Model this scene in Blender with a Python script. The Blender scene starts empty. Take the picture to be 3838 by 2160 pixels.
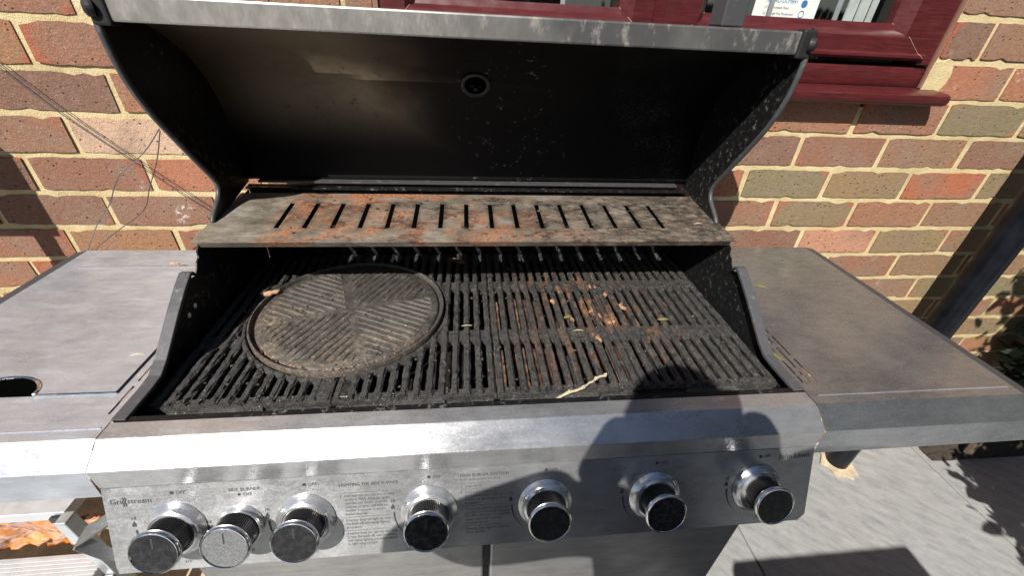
import bpy, bmesh, math, random
from mathutils import Vector, Matrix, Euler
random.seed(7)
S = bpy.context.scene
COL = S.collection
Z0 = 1.18                      # height of the measuring datum (mortar bed under the sill) above the patio

# ------------------------------------------------------------------ camera, sky, sun, exposure
cam = bpy.data.cameras.new('camera')
cam.sensor_width = 36.0
cam.lens = 36.0 * 1550.0 / 3838.0
cam.clip_start = 0.005
cam.clip_end = 500
cam_o = bpy.data.objects.new('camera', cam)
COL.objects.link(cam_o)
CAM = Vector((-.7919, -.93999, Z0 + .19023))
CR = (Matrix.Rotation(math.radians(-7.2099), 3, 'Z') @ Matrix.Rotation(math.radians(57.241), 3, 'X')
      @ Matrix.Rotation(math.radians(3.0807), 3, 'Z'))
cam_o.matrix_world = Matrix.Translation(CAM) @ CR.to_4x4()
S.camera = cam_o

SUN = Vector((.3825, .6111, -.6930)).normalized()      # direction the sunlight travels
w = bpy.data.worlds.new('World'); S.world = w; w.use_nodes = True
nt = w.node_tree
bg = nt.nodes['Background']
sky = nt.nodes.new('ShaderNodeTexSky'); sky.sky_type = 'NISHITA'; sky.sun_disc = False
sky.sun_elevation = math.asin(-SUN.z)
sky.sun_rotation = math.atan2(-SUN.x, -SUN.y)
nt.links.new(sky.outputs[0], bg.inputs[0]); bg.inputs[1].default_value = .05
sl = bpy.data.lights.new('sun', 'SUN'); sl.energy = 5.0; sl.angle = math.radians(.53); sl.color = (1, .95, .87)
so = bpy.data.objects.new('sun', sl); COL.objects.link(so)
so.location = (-3, -5, 6); so.rotation_euler = SUN.to_track_quat('-Z', 'Y').to_euler()
S.view_settings.view_transform = 'Standard'; S.view_settings.look = 'None'
S.view_settings.exposure = .78; S.view_settings.gamma = 1; S.view_settings.use_curve_mapping = False
S.render.engine = 'CYCLES'

# ------------------------------------------------------------------ node helpers
class NT:
    def __init__(s, name):
        s.m = bpy.data.materials.new(name); s.m.use_nodes = True
        s.t = s.m.node_tree; s.b = s.t.nodes['Principled BSDF']
        s.out = s.t.nodes['Material Output']
        s._obj = None
    def n(s, typ, **kw):
        nd = s.t.nodes.new(typ)
        for k, v in kw.items(): setattr(nd, k, v)
        return nd
    def link(s, a, b): s.t.links.new(a, b)
    def val(s, sock, v):
        if hasattr(v, 'is_output') or isinstance(v, bpy.types.NodeSocket): s.link(v, sock)
        else: sock.default_value = v
    def pos(s, scale=(1, 1, 1), kind='world', rot=(0, 0, 0), loc=(0, 0, 0)):
        if kind == 'world': src = s.n('ShaderNodeNewGeometry').outputs['Position']
        else: src = s.n('ShaderNodeTexCoord').outputs[{'object': 'Object', 'generated': 'Generated'}[kind]]
        mp = s.n('ShaderNodeMapping'); s.link(src, mp.inputs[0])
        mp.inputs['Scale'].default_value = scale; mp.inputs['Rotation'].default_value = rot
        s.val(mp.inputs['Location'], loc)
        return mp.outputs[0]
    def noise(s, vec, scale, detail=4, rough=.55, dist=0):
        nd = s.n('ShaderNodeTexNoise'); s.link(vec, nd.inputs['Vector'])
        nd.inputs['Scale'].default_value = scale; nd.inputs['Detail'].default_value = detail
        nd.inputs['Roughness'].default_value = rough; nd.inputs['Distortion'].default_value = dist
        return nd.outputs['Fac']
    def voro(s, vec, scale, feature='F1', out='Distance'):
        nd = s.n('ShaderNodeTexVoronoi'); nd.feature = feature; s.link(vec, nd.inputs['Vector'])
        nd.inputs['Scale'].default_value = scale
        return nd.outputs[out]
    def ramp(s, fac, stops, interp='LINEAR'):
        nd = s.n('ShaderNodeValToRGB'); s.link(fac, nd.inputs[0]); nd.color_ramp.interpolation = interp
        el = nd.color_ramp.elements
        while len(el) < len(stops): el.new(.5)
        for e, (p, c) in zip(el, stops):
            e.position = p; e.color = (c[0], c[1], c[2], 1) if hasattr(c, '__len__') else (c, c, c, 1)
        return nd.outputs['Color']
    def maprange(s, v, a, b, c=0, d=1):
        nd = s.n('ShaderNodeMapRange'); s.link(v, nd.inputs[0])
        for i, x in enumerate((a, b, c, d)): nd.inputs[i + 1].default_value = x
        return nd.outputs[0]
    def math(s, op, a, b=0):
        nd = s.n('ShaderNodeMath'); nd.operation = op; s.val(nd.inputs[0], a); s.val(nd.inputs[1], b)
        return nd.outputs[0]
    def mix(s, fac, a, b, blend='MIX'):
        nd = s.n('ShaderNodeMix'); nd.data_type = 'RGBA'; nd.blend_type = blend
        s.val(nd.inputs[0], fac)
        for sock, v in ((nd.inputs[6], a), (nd.inputs[7], b)):
            if isinstance(v, (tuple, list)): sock.default_value = (v[0], v[1], v[2], 1)
            else: s.val(sock, v)
        return nd.outputs[2]
    def sep(s, vec):
        nd = s.n('ShaderNodeSeparateXYZ'); s.link(vec, nd.inputs[0]); return nd.outputs
    def bump(s, h, strength=.3, dist=.002):
        nd = s.n('ShaderNodeBump'); s.link(h, nd.inputs['Height'])
        nd.inputs['Strength'].default_value = strength; nd.inputs['Distance'].default_value = dist
        s.link(nd.outputs[0], s.b.inputs['Normal'])
    def set(s, **kw):
        nm = {'color': 'Base Color', 'rough': 'Roughness', 'metal': 'Metallic', 'spec': 'Specular IOR Level', 'trans': 'Transmission Weight',
              'ior': 'IOR', 'coat': 'Coat Weight', 'coatr': 'Coat Roughness', 'aniso': 'Anisotropic', 'alpha': 'Alpha', 'sss': 'Subsurface Weight'}
        for k, v in kw.items():
            if isinstance(v, tuple): v = (v[0], v[1], v[2], 1)
            s.val(s.b.inputs[nm[k]], v)
        return s.m

def plain(name, c, rough=.6, metal=0, var=.15, scale=40, bump=.1, **kw):
    k = NT(name); p = k.pos(kind='world')
    n = k.noise(p, scale, 6, .6)
    a = tuple(x * (1 - var) for x in c); b = tuple(min(1, x * (1 + var)) for x in c)
    k.set(color=k.ramp(n, [(.3, a), (.7, b)]), rough=k.maprange(n, .3, .7, max(.02, rough - .06), min(1, rough + .06)), metal=metal, **kw)
    if bump: k.bump(n, bump, .002)
    return k.m

# ------------------------------------------------------------------ materials
M = {}
def mat_brick():
    k = NT('brick'); oi = k.n('ShaderNodeObjectInfo'); rnd = oi.outputs['Random']
    at = k.n('ShaderNodeAttribute'); at.attribute_type = 'OBJECT'; at.attribute_name = 'tone'
    tone = at.outputs['Fac']
    off = k.n('ShaderNodeCombineXYZ'); k.link(k.math('MULTIPLY', rnd, 37.), off.inputs[0]); k.link(k.math('MULTIPLY', rnd, 91.), off.inputs[2])
    p = k.pos(kind='world', loc=off.outputs[0])
    body = k.ramp(tone, [(0, (.19, .105, .075)), (.16, (.265, .125, .08)), (.32, (.25, .14, .085)), (.48, (.34, .14, .08)), (.62, (.25, .17, .09)),
                         (.78, (.19, .16, .09)), (.9, (.40, .11, .055)), (1, (.50, .34, .24))])
    big = k.noise(p, 9, 3, .5)
    body = k.mix(k.maprange(big, .46, .68, 0, .7), body, (.225, .155, .115))
    body = k.mix(k.maprange(k.noise(p, 17, 4, .55), .60, .72, 0, .6), body, (.30, .16, .13))
    # fired red skin along the brick's ends and edges, ragged
    g = k.pos(kind='generated'); x, y, z = k.sep(g)
    ex = k.math('ABSOLUTE', k.math('SUBTRACT', x, .5)); ez = k.math('ABSOLUTE', k.math('SUBTRACT', z, .5))
    e = k.math('ADD', k.math('MULTIPLY', ex, k.maprange(k.noise(p, 3, 2), .35, .65, .75, 1.12)), k.math('MULTIPLY', k.math('POWER', ez, 3.), .9))
    e = k.math('ADD', e, k.maprange(k.noise(p, 24, 4, .6), .3, .7, -.09, .09))
    red = k.math('MULTIPLY', k.maprange(e, .43, .50), k.maprange(k.noise(p, 4.2, 1), .48, .62, 0, .9))
    col = k.mix(red, body, k.ramp(rnd, [(0, (.33, .085, .045)), (1, (.38, .125, .065))]))
    # pale salts and dark specks
    col = k.mix(k.maprange(k.noise(p, 260, 3, .6), .58, .72, 0, .55), col, (.42, .33, .25))
    grit = k.noise(k.pos(kind='world', scale=(.6, 1, 1.5), loc=off.outputs[0]), 130, 7, .8)
    col = k.mix(k.maprange(grit, .3, .5, .6, 0), col, (.075, .05, .04)); col = k.mix(k.maprange(grit, .55, .72, 0, .4), col, (.36, .25, .18))
    sp = k.voro(p, 70); col = k.mix(k.maprange(sp, .10, .16, .75, 0), col, (.045, .04, .045))
    salt = k.math('MULTIPLY', k.maprange(k.noise(p, 6, 2), .66, .73), k.maprange(k.noise(p, 90, 4, .7), .5, .62))
    col = k.mix(salt, col, (.72, .72, .68))
    # green algae on the shaded side near the downpipe
    wx = k.sep(k.pos())[0]
    alg = k.math('MULTIPLY', k.maprange(wx, .2, 1.0, 0, .5), k.maprange(k.noise(k.pos(), 3.1, 4, .6), .4, .62))
    col = k.mix(alg, col, (.15, .16, .075))
    k.set(color=col, rough=.92, spec=.25)
    h = k.math('ADD', k.math('MULTIPLY', k.noise(p, 90, 8, .7), .8), k.math('MULTIPLY', k.noise(p, 420, 4, .7), .6))
    h = k.math('SUBTRACT', h, k.math('MULTIPLY', k.maprange(sp, .08, .18, 1, 0), .5))
    k.bump(h, 1., .004)
    return k.m
def mat_mortar():
    k = NT('mortar'); p = k.pos()
    col = k.ramp(k.noise(p, 14, 8, .65), [(.25, (.35, .27, .14)), (.5, (.50, .405, .225)), (.75, (.60, .515, .33))])
    col = k.mix(k.maprange(k.noise(p, 240, 3), .55, .75, 0, .5), col, (.66, .60, .45))
    wx = k.sep(p)[0]
    col = k.mix(k.math('MULTIPLY', k.maprange(wx, .3, 1., 0, .5), k.noise(p, 4, 3)), col, (.28, .27, .12))
    k.set(color=col, rough=.95, spec=.2)
    k.bump(k.math('ADD', k.noise(p, 70, 8, .75), k.noise(p, 500, 3, .6)), .8, .003)
    return k.m
def mat_steel(name, base=.56, rough=.3, brown=0, spots=.35, metal=.8, strch=(.7, 1.2, 1.2), contrast=1., tint=(1, 1, 1)):
    k = NT(name); p = k.pos(); st = k.pos(scale=(3, 160, 160))
    grain = k.noise(st, 6, 4, .7)
    sp = k.noise(p, 330, 4, .7)            # dried water spots
    cl = k.noise(p, 9, 5, .6)
    md_ = k.noise(k.pos(scale=strch), 75, 6, .7)
    cl = k.math('ADD', k.math('MULTIPLY', cl, .55), k.math('MULTIPLY', md_, .45))
    lvl = k.ramp(cl, [(.36, tuple(base * (.95 - q * contrast) for q in (.29, .28, .26))), (.5, (base * .95, base * .95, base * .96)), (.64, tuple(base * (.95 + .25 * contrast) for q in range(3)))])
    col = k.mix(k.maprange(sp, .50, .62, 0, spots), lvl, (min(.8, base * 1.3), min(.8, base * 1.3), min(.8, base * 1.3)))
    col = k.mix(1., col, tint, 'MULTIPLY')
    if brown: col = k.mix(k.maprange(k.noise(p, 4.5, 5, .6), .38, .62, 0, brown), col, (.30, .245, .19))
    sm = k.noise(k.pos(scale=(1, 2.4, 1), rot=(0, 0, .5)), 16, 6, .7)
    r = k.math('ADD', k.maprange(sp, .45, .65, rough - .01, rough + .05), k.maprange(sm, .3, .7, -.05, .09))
    r = k.math('ADD', r, k.maprange(grain, .3, .7, -.03, .03))
    scr = k.maprange(k.noise(k.pos(scale=(1.2, 60, 60), rot=(0, 0, .12)), 9, 3, .6), .68, .72)
    spk = k.maprange(k.voro(p, 120), .045, .075, 1, 0)
    spk = k.math('MULTIPLY', spk, k.maprange(k.noise(p, 8, 3), .5, .62))
    col = k.mix(k.math('MULTIPLY', k.math('MAXIMUM', scr, spk), .3), col, (.78, .78, .76))
    tv = k.n('ShaderNodeCombineXYZ'); tv.inputs[1].default_value = .7; tv.inputs[2].default_value = .7
    k.link(tv.outputs[0], k.b.inputs['Tangent'])
    k.set(color=col, metal=metal, rough=r, aniso=.6)
    k.bump(k.math('ADD', k.math('MULTIPLY', grain, .55), k.math('MULTIPLY', sp, .45)), .06, .0005)
    return k.m
def mat_black(name, c=.012, rough=.42, ash=.0, ashscale=60, metal=0., brown=.0):
    k = NT(name); p = k.pos()
    n = k.noise(p, ashscale, 8, .75); big = k.noise(p, 7, 4, .6)
    col = k.mix(k.math('MULTIPLY', k.maprange(n, .56, .66), k.maprange(big, .4, .62, .1, 1)) if ash else 0., (c, c, c * 1.08), (ash, ash * .97, ash * .92))
    if brown: col = k.mix(k.maprange(k.noise(p, 13, 6, .65), .5, .66, 0, brown), col, (.16, .085, .045))
    k.set(color=col, rough=k.maprange(n, .35, .65, rough - .1, rough + .22), metal=metal, spec=.3)
    k.bump(n, .35, .0012)
    return k.m
def mat_iron():
    k = NT('cast_iron_crusted'); p = k.pos(); x, y, z = k.sep(p)
    n = k.noise(p, 75, 9, .75); f = k.noise(p, 330, 6, .7); big = k.noise(p, 6.5, 4, .6)
    col = k.ramp(n, [(.3, (.014, .014, .014)), (.55, (.040, .039, .038)), (.72, (.095, .09, .085))])
    # burnt food and rust between the second pair of grates
    zone = k.math('MULTIPLY', k.maprange(k.math('ABSOLUTE', k.math('ADD', x, .555)), .03, .17, 1, 0), k.maprange(k.math('ABSOLUTE', k.math('ADD', y, .34)), .09, .2, 1, 0))
    rust = k.math('MULTIPLY', k.maprange(k.noise(k.pos(scale=(1, .35, 1)), 60, 6, .7), .50, .62), k.math('MULTIPLY', zone, k.maprange(big, .35, .6)))
    col = k.mix(k.math('MULTIPLY', rust, .85), col, k.ramp(f, [(.35, (.17, .055, .02)), (.5, (.34, .13, .04)), (.68, (.46, .30, .20))]))
    tan = k.math('MULTIPLY', k.maprange(f, .57, .68), k.maprange(k.noise(p, 17, 4, .6), .42, .62))
    col = k.mix(k.math('MULTIPLY', tan, .7), col, (.21, .17, .125))
    sp = k.maprange(k.voro(p, 210), .10, .17, 1, 0)
    col = k.mix(k.math('MULTIPLY', sp, k.maprange(k.noise(p, 22, 3), .46, .56)), col, (.46, .41, .34))
    big2 = k.math('MULTIPLY', k.maprange(k.noise(p, 120, 5, .7), .60, .68), k.maprange(k.noise(p, 9, 3), .48, .6))
    col = k.mix(k.math('MULTIPLY', big2, .7), col, (.24, .20, .16))
    k.set(color=col, rough=k.maprange(n, .35, .7, .2, .6), spec=.7)
    k.bump(k.math('ADD', n, k.math('MULTIPLY', f, .5)), 1., .005)
    return k.m
def mat_griddle():
    k = NT('griddle_iron'); p = k.pos()
    n = k.noise(p, 60, 9, .75); f = k.noise(p, 260, 6, .75); big = k.noise(p, 12, 5, .6)
    col = k.ramp(n, [(.3, (.022, .0205, .0195)), (.55, (.058, .054, .050)), (.72, (.125, .115, .10))])
    ccx, ccy = -1.002, -.308
    x, y, z = k.sep(p)
    ang = k.math('SUBTRACT', k.math('MULTIPLY', k.math('ADD', y, .308), -1), k.math('MULTIPLY', k.math('ADD', x, 1.002), .5))
    front = k.maprange(ang, -.03, .10, .15, 1)
    col = k.mix(k.math('MULTIPLY', k.maprange(k.math('ADD', f, k.math('MULTIPLY', big, .4)), .66, .84), k.math('MULTIPLY', front, .8)), col, k.ramp(k.noise(p, 110, 5), [(.38, (.11, .07, .045)), (.5, (.17, .125, .085)), (.66, (.30, .23, .15))]))
    sp = k.maprange(k.voro(p, 160), .09, .15, 1, 0)
    col = k.mix(k.math('MULTIPLY', sp, k.maprange(k.noise(p, 25, 3), .5, .6)), col, (.48, .38, .25))
    k.set(color=col, rough=k.maprange(n, .35, .7, .42, .72), spec=.5)
    k.bump(k.math('ADD', n, k.math('MULTIPLY', f, .7)), .8, .002)
    return k.m
def mat_rack():
    k = NT('rusty_plate'); p = k.pos(); x, y, z = k.sep(p)
    lp = k.pos(scale=(.55, 1, 1))
    clean = k.ramp(k.noise(lp, 30, 7, .7), [(.3, (.085, .07, .052)), (.5, (.175, .155, .125)), (.72, (.29, .27, .24))])
    rn = k.noise(lp, 42, 9, .78); rb2 = k.noise(lp, 9, 4, .6)
    rustc = k.ramp(k.noise(p, 190, 6, .75), [(.32, (.09, .038, .02)), (.5, (.27, .10, .042)), (.7, (.43, .24, .13))])
    mid = k.maprange(x, -1.15, -1.10)
    fade = k.math('MULTIPLY', mid, k.maprange(x, -.86, -.52, 1, .22))
    rust = k.math('MULTIPLY', k.maprange(k.math('ADD', rn, k.math('MULTIPLY', rb2, .35)), .60, .72), fade)
    col = k.mix(rust, clean, rustc)
    per = k.math('ABSOLUTE', k.math('SUBTRACT', k.math('FRACT', k.math('ADD', k.math('DIVIDE', k.math('ADD', x, 1.1217), .046913), .5)), .5))
    nearslot = k.math('MULTIPLY', k.maprange(per, .09, .26, 1, 0), k.maprange(k.math('ABSOLUTE', k.math('ADD', y, .199)), .045, .066, 1, 0))
    blk = k.math('ADD', k.maprange(k.noise(lp, 21, 8, .78), .49, .57), k.math('ADD', k.maprange(x, -.80, -.36, 0, .75), k.math('MULTIPLY', nearslot, .55)))
    blk = k.math('MULTIPLY', k.math('MINIMUM', blk, 1.), k.maprange(k.noise(lp, 80, 7, .75), .36, .56, .1, 1))
    blk = k.math('MULTIPLY', blk, k.math('MAXIMUM', mid, .3))
    col = k.mix(k.math('MULTIPLY', blk, .95), col, (.022, .020, .018))
    col = k.mix(k.maprange(k.noise(lp, 300, 3, .6), .66, .74, 0, .6), col, (.55, .40, .26))
    k.set(color=col, rough=k.maprange(rn, .4, .6, .42, .7), metal=k.maprange(rn, .42, .55, .35, .0))
    k.bump(k.math('ADD', rn, k.math('MULTIPLY', k.noise(lp, 160, 6, .7), .6)), .6, .0015)
    return k.m
def mat_lidinside():
    k = NT('sooty_steel_painted_sheen'); p = k.pos(); x, y, z = k.sep(p)
    sm = k.noise(k.pos(scale=(1, 1, 1.6)), 5, 6, .6); n = k.noise(p, 70, 8, .75); f = k.noise(p, 240, 5, .75)
    dr = k.noise(k.pos(scale=(9, 1, .8)), 12, 6, .7)
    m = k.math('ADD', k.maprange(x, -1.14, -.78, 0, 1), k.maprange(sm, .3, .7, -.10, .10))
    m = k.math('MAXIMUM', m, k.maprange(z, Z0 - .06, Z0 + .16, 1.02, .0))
    soot_sheen = k.n('ShaderNodeMapRange'); soot_sheen.interpolation_type = 'SMOOTHERSTEP'; k.link(m, soot_sheen.inputs[0]); soot_sheen = soot_sheen.outputs[0]  # soot mask that also paints the warm sheen fading out across the hood
    col = k.mix(soot_sheen, k.ramp(n, [(.3, (.36, .29, .20)), (.7, (.50, .41, .30))]), (.006, .006, .0065))
    ashz = k.math('MULTIPLY', k.maprange(k.math('ABSOLUTE', k.math('ADD', k.math('ADD', x, .40), k.math('MULTIPLY', k.math('SUBTRACT', z, Z0), .35))), .02, .10, 1, 0), k.maprange(sm, .42, .58))
    ash = k.math('MULTIPLY', k.maprange(f, .48, .62), k.math('MULTIPLY', ashz, .5))
    col = k.mix(ash, col, (.15, .155, .165))
    fl = k.math('MULTIPLY', k.maprange(n, .60, .66), k.maprange(k.math('ABSOLUTE', k.math('ADD', x, .70)), .02, .14, 1, 0))
    col = k.mix(k.math('MULTIPLY', fl, .6), col, (.30, .29, .28))
    fl2 = k.math('MULTIPLY', k.maprange(k.noise(p, 46, 9, .8), .585, .60), k.maprange(k.noise(p, 6, 3), .50, .60))
    col = k.mix(k.math('MULTIPLY', fl2, k.math('SUBTRACT', .8, k.math('MULTIPLY', soot_sheen, .45))), col, (.020, .017, .014))
    k.set(color=col, metal=k.math('SUBTRACT', .9, k.math('MULTIPLY', soot_sheen, .9)), rough=k.math('ADD', k.maprange(n, .3, .7, .36, .46), k.math('MULTIPLY', soot_sheen, .2)), spec=.2)
    k.bump(n, .2, .001)
    return k.m
def mat_wood():
    k = NT('woodgrain_upvc'); p = k.pos(scale=(1.2, 6, 22)); g = k.noise(p, 12, 9, .72, .8)
    col = k.ramp(g, [(.3, (.032, .006, .007)), (.5, (.062, .0105, .012)), (.7, (.095, .018, .019))])
    k.set(color=col, rough=k.maprange(k.noise(k.pos(), 40, 4), .3, .7, .26, .42), spec=.5); k.bump(g, .06, .001)
    return k.m
SLAB_ROT = math.radians(41.5)
def mat_slab():
    k = NT('grey_porcelain'); oi = k.n('ShaderNodeObjectInfo')
    off = k.n('ShaderNodeCombineXYZ'); k.link(k.math('MULTIPLY', oi.outputs['Random'], 9.), off.inputs[1])
    p0 = k.pos(rot=(0, 0, SLAB_ROT), loc=off.outputs[0]); mp2 = k.n('ShaderNodeMapping'); k.link(p0, mp2.inputs[0]); mp2.inputs['Scale'].default_value = (1, 2.6, 1); p = mp2.outputs[0]
    g = k.noise(p, 15, 9, .74, .3); v = k.noise(p, 60, 7, .75)
    col = k.ramp(g, [(.30, (.165, .17, .175)), (.5, (.245, .25, .25)), (.70, (.315, .315, .31))])
    col = k.mix(k.maprange(v, .60, .74, 0, .45), col, (.13, .135, .14))
    col = k.mix(k.maprange(k.noise(k.pos(), 3.5, 5, .6), .5, .7, 0, .25), col, (.20, .205, .205))
    k.set(color=col, rough=k.maprange(v, .3, .7, .42, .62), spec=.4); k.bump(v, .12, .001)
    return k.m
M['brick'] = mat_brick(); M['mortar'] = mat_mortar()
M['steel'] = mat_steel('brushed_steel', .52, .30, spots=.16, metal=.82, strch=(.45, 1.2, 1.2), contrast=.75, tint=(.97, .99, 1.02))
M['steel_left'] = mat_steel('brushed_steel_painted_glare', .56, .31, spots=.08, metal=.72, strch=(.35, 1.3, 1.3), contrast=.7, tint=(.91, .97, 1.07))  # paler copy of the steel, sun glare painted into its base colour
M['steel_right'] = mat_steel('brushed_steel_painted_reflection', .40, .24, brown=.12, spots=.3, metal=.87, strch=(.4, 1.2, 1.2), contrast=1., tint=(.92, .99, 1.06))  # darker brownish copy, the reflected brick wall painted into its base colour
M['steel_door'] = mat_steel('door_steel', .27, .36, spots=.1, metal=.6, strch=(.2, 1.2, 1.2))
M['edge'] = mat_black('shelf_edge_grey', .045, .45)
M['enamel'] = mat_black('black_enamel', .007, .42, ash=.17, ashscale=95)
M['rim'] = mat_black('grey_enamel_rim', .06, .38, ash=.20, ashscale=90)
M['tray'] = mat_black('greasy_black_steel', .014, .3, ash=.10, ashscale=90, brown=.12)
M['lidpaint'] = mat_black('lid_grey_paint', .05, .36, ash=.15, ashscale=60)
M['plastic'] = plain('black_plastic', (.014, .014, .015), .55, spec=.3)
def mat_bar():
    k = NT('lid_bar_steel'); p = k.pos(); x, y, z = k.sep(p)
    n = k.noise(k.pos(scale=(1, 1, .5)), 55, 8, .75); d = k.math('ADD', k.maprange(x, -1.0, -.62, 0, 1), k.maprange(k.noise(p, 9, 4), .3, .7, -.3, .3))
    cl = k.n('ShaderNodeClamp'); k.link(d, cl.inputs[0]); d = cl.outputs[0]
    col = k.mix(d, (.30, .29, .27), (.07, .071, .073))
    col = k.mix(k.maprange(n, .54, .66, 0, .55), col, (.36, .33, .29))
    k.set(color=col, metal=k.math('SUBTRACT', .8, k.math('MULTIPLY', d, .5)), rough=k.maprange(n, .3, .7, .36, .6)); k.bump(n, .2, .001)
    return k.m
M['bar'] = mat_bar()
M['lidin'] = mat_lidinside(); M['iron'] = mat_iron(); M['griddle'] = mat_griddle(); M['rack'] = mat_rack()
M['wood'] = mat_wood(); M['slab'] = mat_slab()
k = NT('chrome'); kp = k.noise(k.pos(), 300, 4, .7)
M['chrome'] = k.set(color=(.72, .72, .72), metal=1., rough=k.maprange(kp, .45, .7, .07, .24))
M['bezel'] = mat_steel('bezel_steel', .62, .2, spots=.1)
M['grip'] = plain('knob_black', (.016, .016, .017), .38, bump=0)
k = NT('knob_face'); kp = k.noise(k.pos(), 150, 5, .7)
M['face'] = k.set(color=k.ramp(kp, [(.4, (.030, .031, .035)), (.65, (.050, .052, .057))]), metal=.5, rough=k.maprange(kp, .4, .65, .2, .34))
k = NT('knob_face_worn'); kp = k.noise(k.pos(), 420, 4, .75)
M['face_worn'] = k.set(color=k.ramp(kp, [(.36, (.17, .175, .185)), (.62, (.33, .34, .355))]), metal=.6, rough=.36)
M['ink'] = plain('printed_ink', (.035, .036, .04), .6, bump=0)
M['ink_faint'] = plain('worn_ink', (.075, .078, .082), .6, bump=0)
M['pipe'] = plain('downpipe_plastic', (.004, .005, .008), .36, var=.35, scale=25, bump=.15, spec=.3)
M['cement'] = plain('cement', (.42, .35, .24), .95, var=.3, scale=28, bump=.6)
M['grout'] = plain('grout', (.32, .31, .29), .9)
M['soil'] = plain('soil', (.028, .021, .015), .95, var=.5, scale=60, bump=.9)
M['alu'] = plain('ribbed_aluminium', (.50, .51, .53), .5, metal=.5, var=.08, scale=30, bump=.05)
M['galv'] = plain('galvanised', (.42, .45, .46), .45, metal=.7, var=.15, scale=35)
k = NT('orange_film'); kp = k.noise(k.pos(), 22, 6, .65)
kx_ = k.maprange(k.math('ADD', k.sep(k.pos())[0], k.math('MULTIPLY', kp, .1)), -1.90, -1.86)
M['film'] = k.set(color=k.mix(kx_, (.075, .02, .008), k.ramp(kp, [(.35, (.22, .06, .012)), (.55, (.50, .175, .02)), (.72, (.66, .30, .06))])), rough=.22, spec=.6, coat=.4, coatr=.15)
M['film_brown'] = plain('brown_film', (.14, .04, .02), .3, var=.3, scale=14, bump=.1)
M['timber'] = plain('timber', (.33, .24, .145), .75, var=.25, scale=20, bump=.2)
M['seal'] = plain('frame_sealant', (.17, .085, .06), .6)
M['joint'] = plain('mitre_dust', (.36, .21, .16), .8)
M['hole_shade'] = plain('painted_hole_shade', (.0015, .0015, .0015), .9, bump=0, spec=0.)  # near-black colour painted for the shade inside openings
M['rubber'] = plain('rubber', (.012, .012, .012), .6)
M['lead'] = plain('grey_bar', (.27, .28, .30), .5)
M['paper'] = plain('paper', (.80, .80, .79), .7, var=.03, bump=0)
M['blue'] = plain('blue_print', (.03, .16, .42), .6, bump=0)
M['room'] = plain('dark_room', (.05, .055, .055), .9)
M['curtain'] = plain('grey_blind', (.42, .44, .44), .8)
M['leafbrown'] = plain('dry_leaf', (.16, .085, .045), .8, var=.4, scale=70, bump=.5)
M['leaftan'] = plain('tan_leaf', (.42, .26, .14), .85, var=.35, scale=90, bump=.5)
M['sprig'] = plain('yellow_green_sprig', (.15, .16, .055), .7, var=.3, scale=90)
M['twig'] = plain('lichen_twig', (.42, .36, .25), .9, var=.3, scale=120, bump=.6)
M['crumb'] = plain('burnt_crumb', (.05, .04, .033), .85, var=.6, scale=90, bump=.6)
M['crust'] = plain('orange_crust', (.30, .16, .085), .9, var=.75, scale=120, bump=.8)
M['wire'] = plain('thin_wire', (.05, .05, .055), .45)
M['shade_leaf'] = plain('shrub_leaf', (.022, .034, .017), .55, var=.4, scale=9)
M['bark'] = plain('bark', (.09, .065, .045), .9, var=.3, scale=40, bump=.6)
M['cloth'] = plain('navy_cloth', (.03, .035, .05), .9, var=.2, scale=60, bump=.2)
M['trouser'] = plain('dark_trouser', (.03, .03, .032), .9)
M['skin'] = plain('skin', (.52, .32, .24), .55, var=.08, scale=30, bump=.05)
M['hair'] = plain('hair', (.03, .02, .014), .6, var=.3, scale=120, bump=.3)
M['bin'] = plain('bin_plastic', (.03, .032, .033), .5, var=.15)
M['lawn'] = plain('lawn', (.034, .038, .026), .95, var=.4, scale=14, bump=.5)
k = NT('rusty_steel'); kp = k.noise(k.pos(), 38, 7, .75)
M['rust'] = k.set(color=k.ramp(kp, [(.42, (.018, .016, .015)), (.54, (.12, .055, .032)), (.68, (.27, .17, .13))]), rough=.85); k.bump(kp, .6, .002)
k = NT('window_glass')
gl = k.n('ShaderNodeBsdfGlossy'); gl.inputs['Roughness'].default_value = .01; tr = k.n('ShaderNodeBsdfTransparent'); tr.inputs[0].default_value = (.96, .975, .97, 1)
fr = k.n('ShaderNodeFresnel'); k.link(k.math('SUBTRACT', 1.6, k.math('MULTIPLY', k.n('ShaderNodeNewGeometry').outputs['Backfacing'], .975)), fr.inputs[0]); mx = k.n('ShaderNodeMixShader')
k.link(fr.outputs[0], mx.inputs[0]); k.link(tr.outputs[0], mx.inputs[1]); k.link(gl.outputs[0], mx.inputs[2]); k.link(mx.outputs[0], k.out.inputs[0])
M['glass'] = k.m

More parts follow.
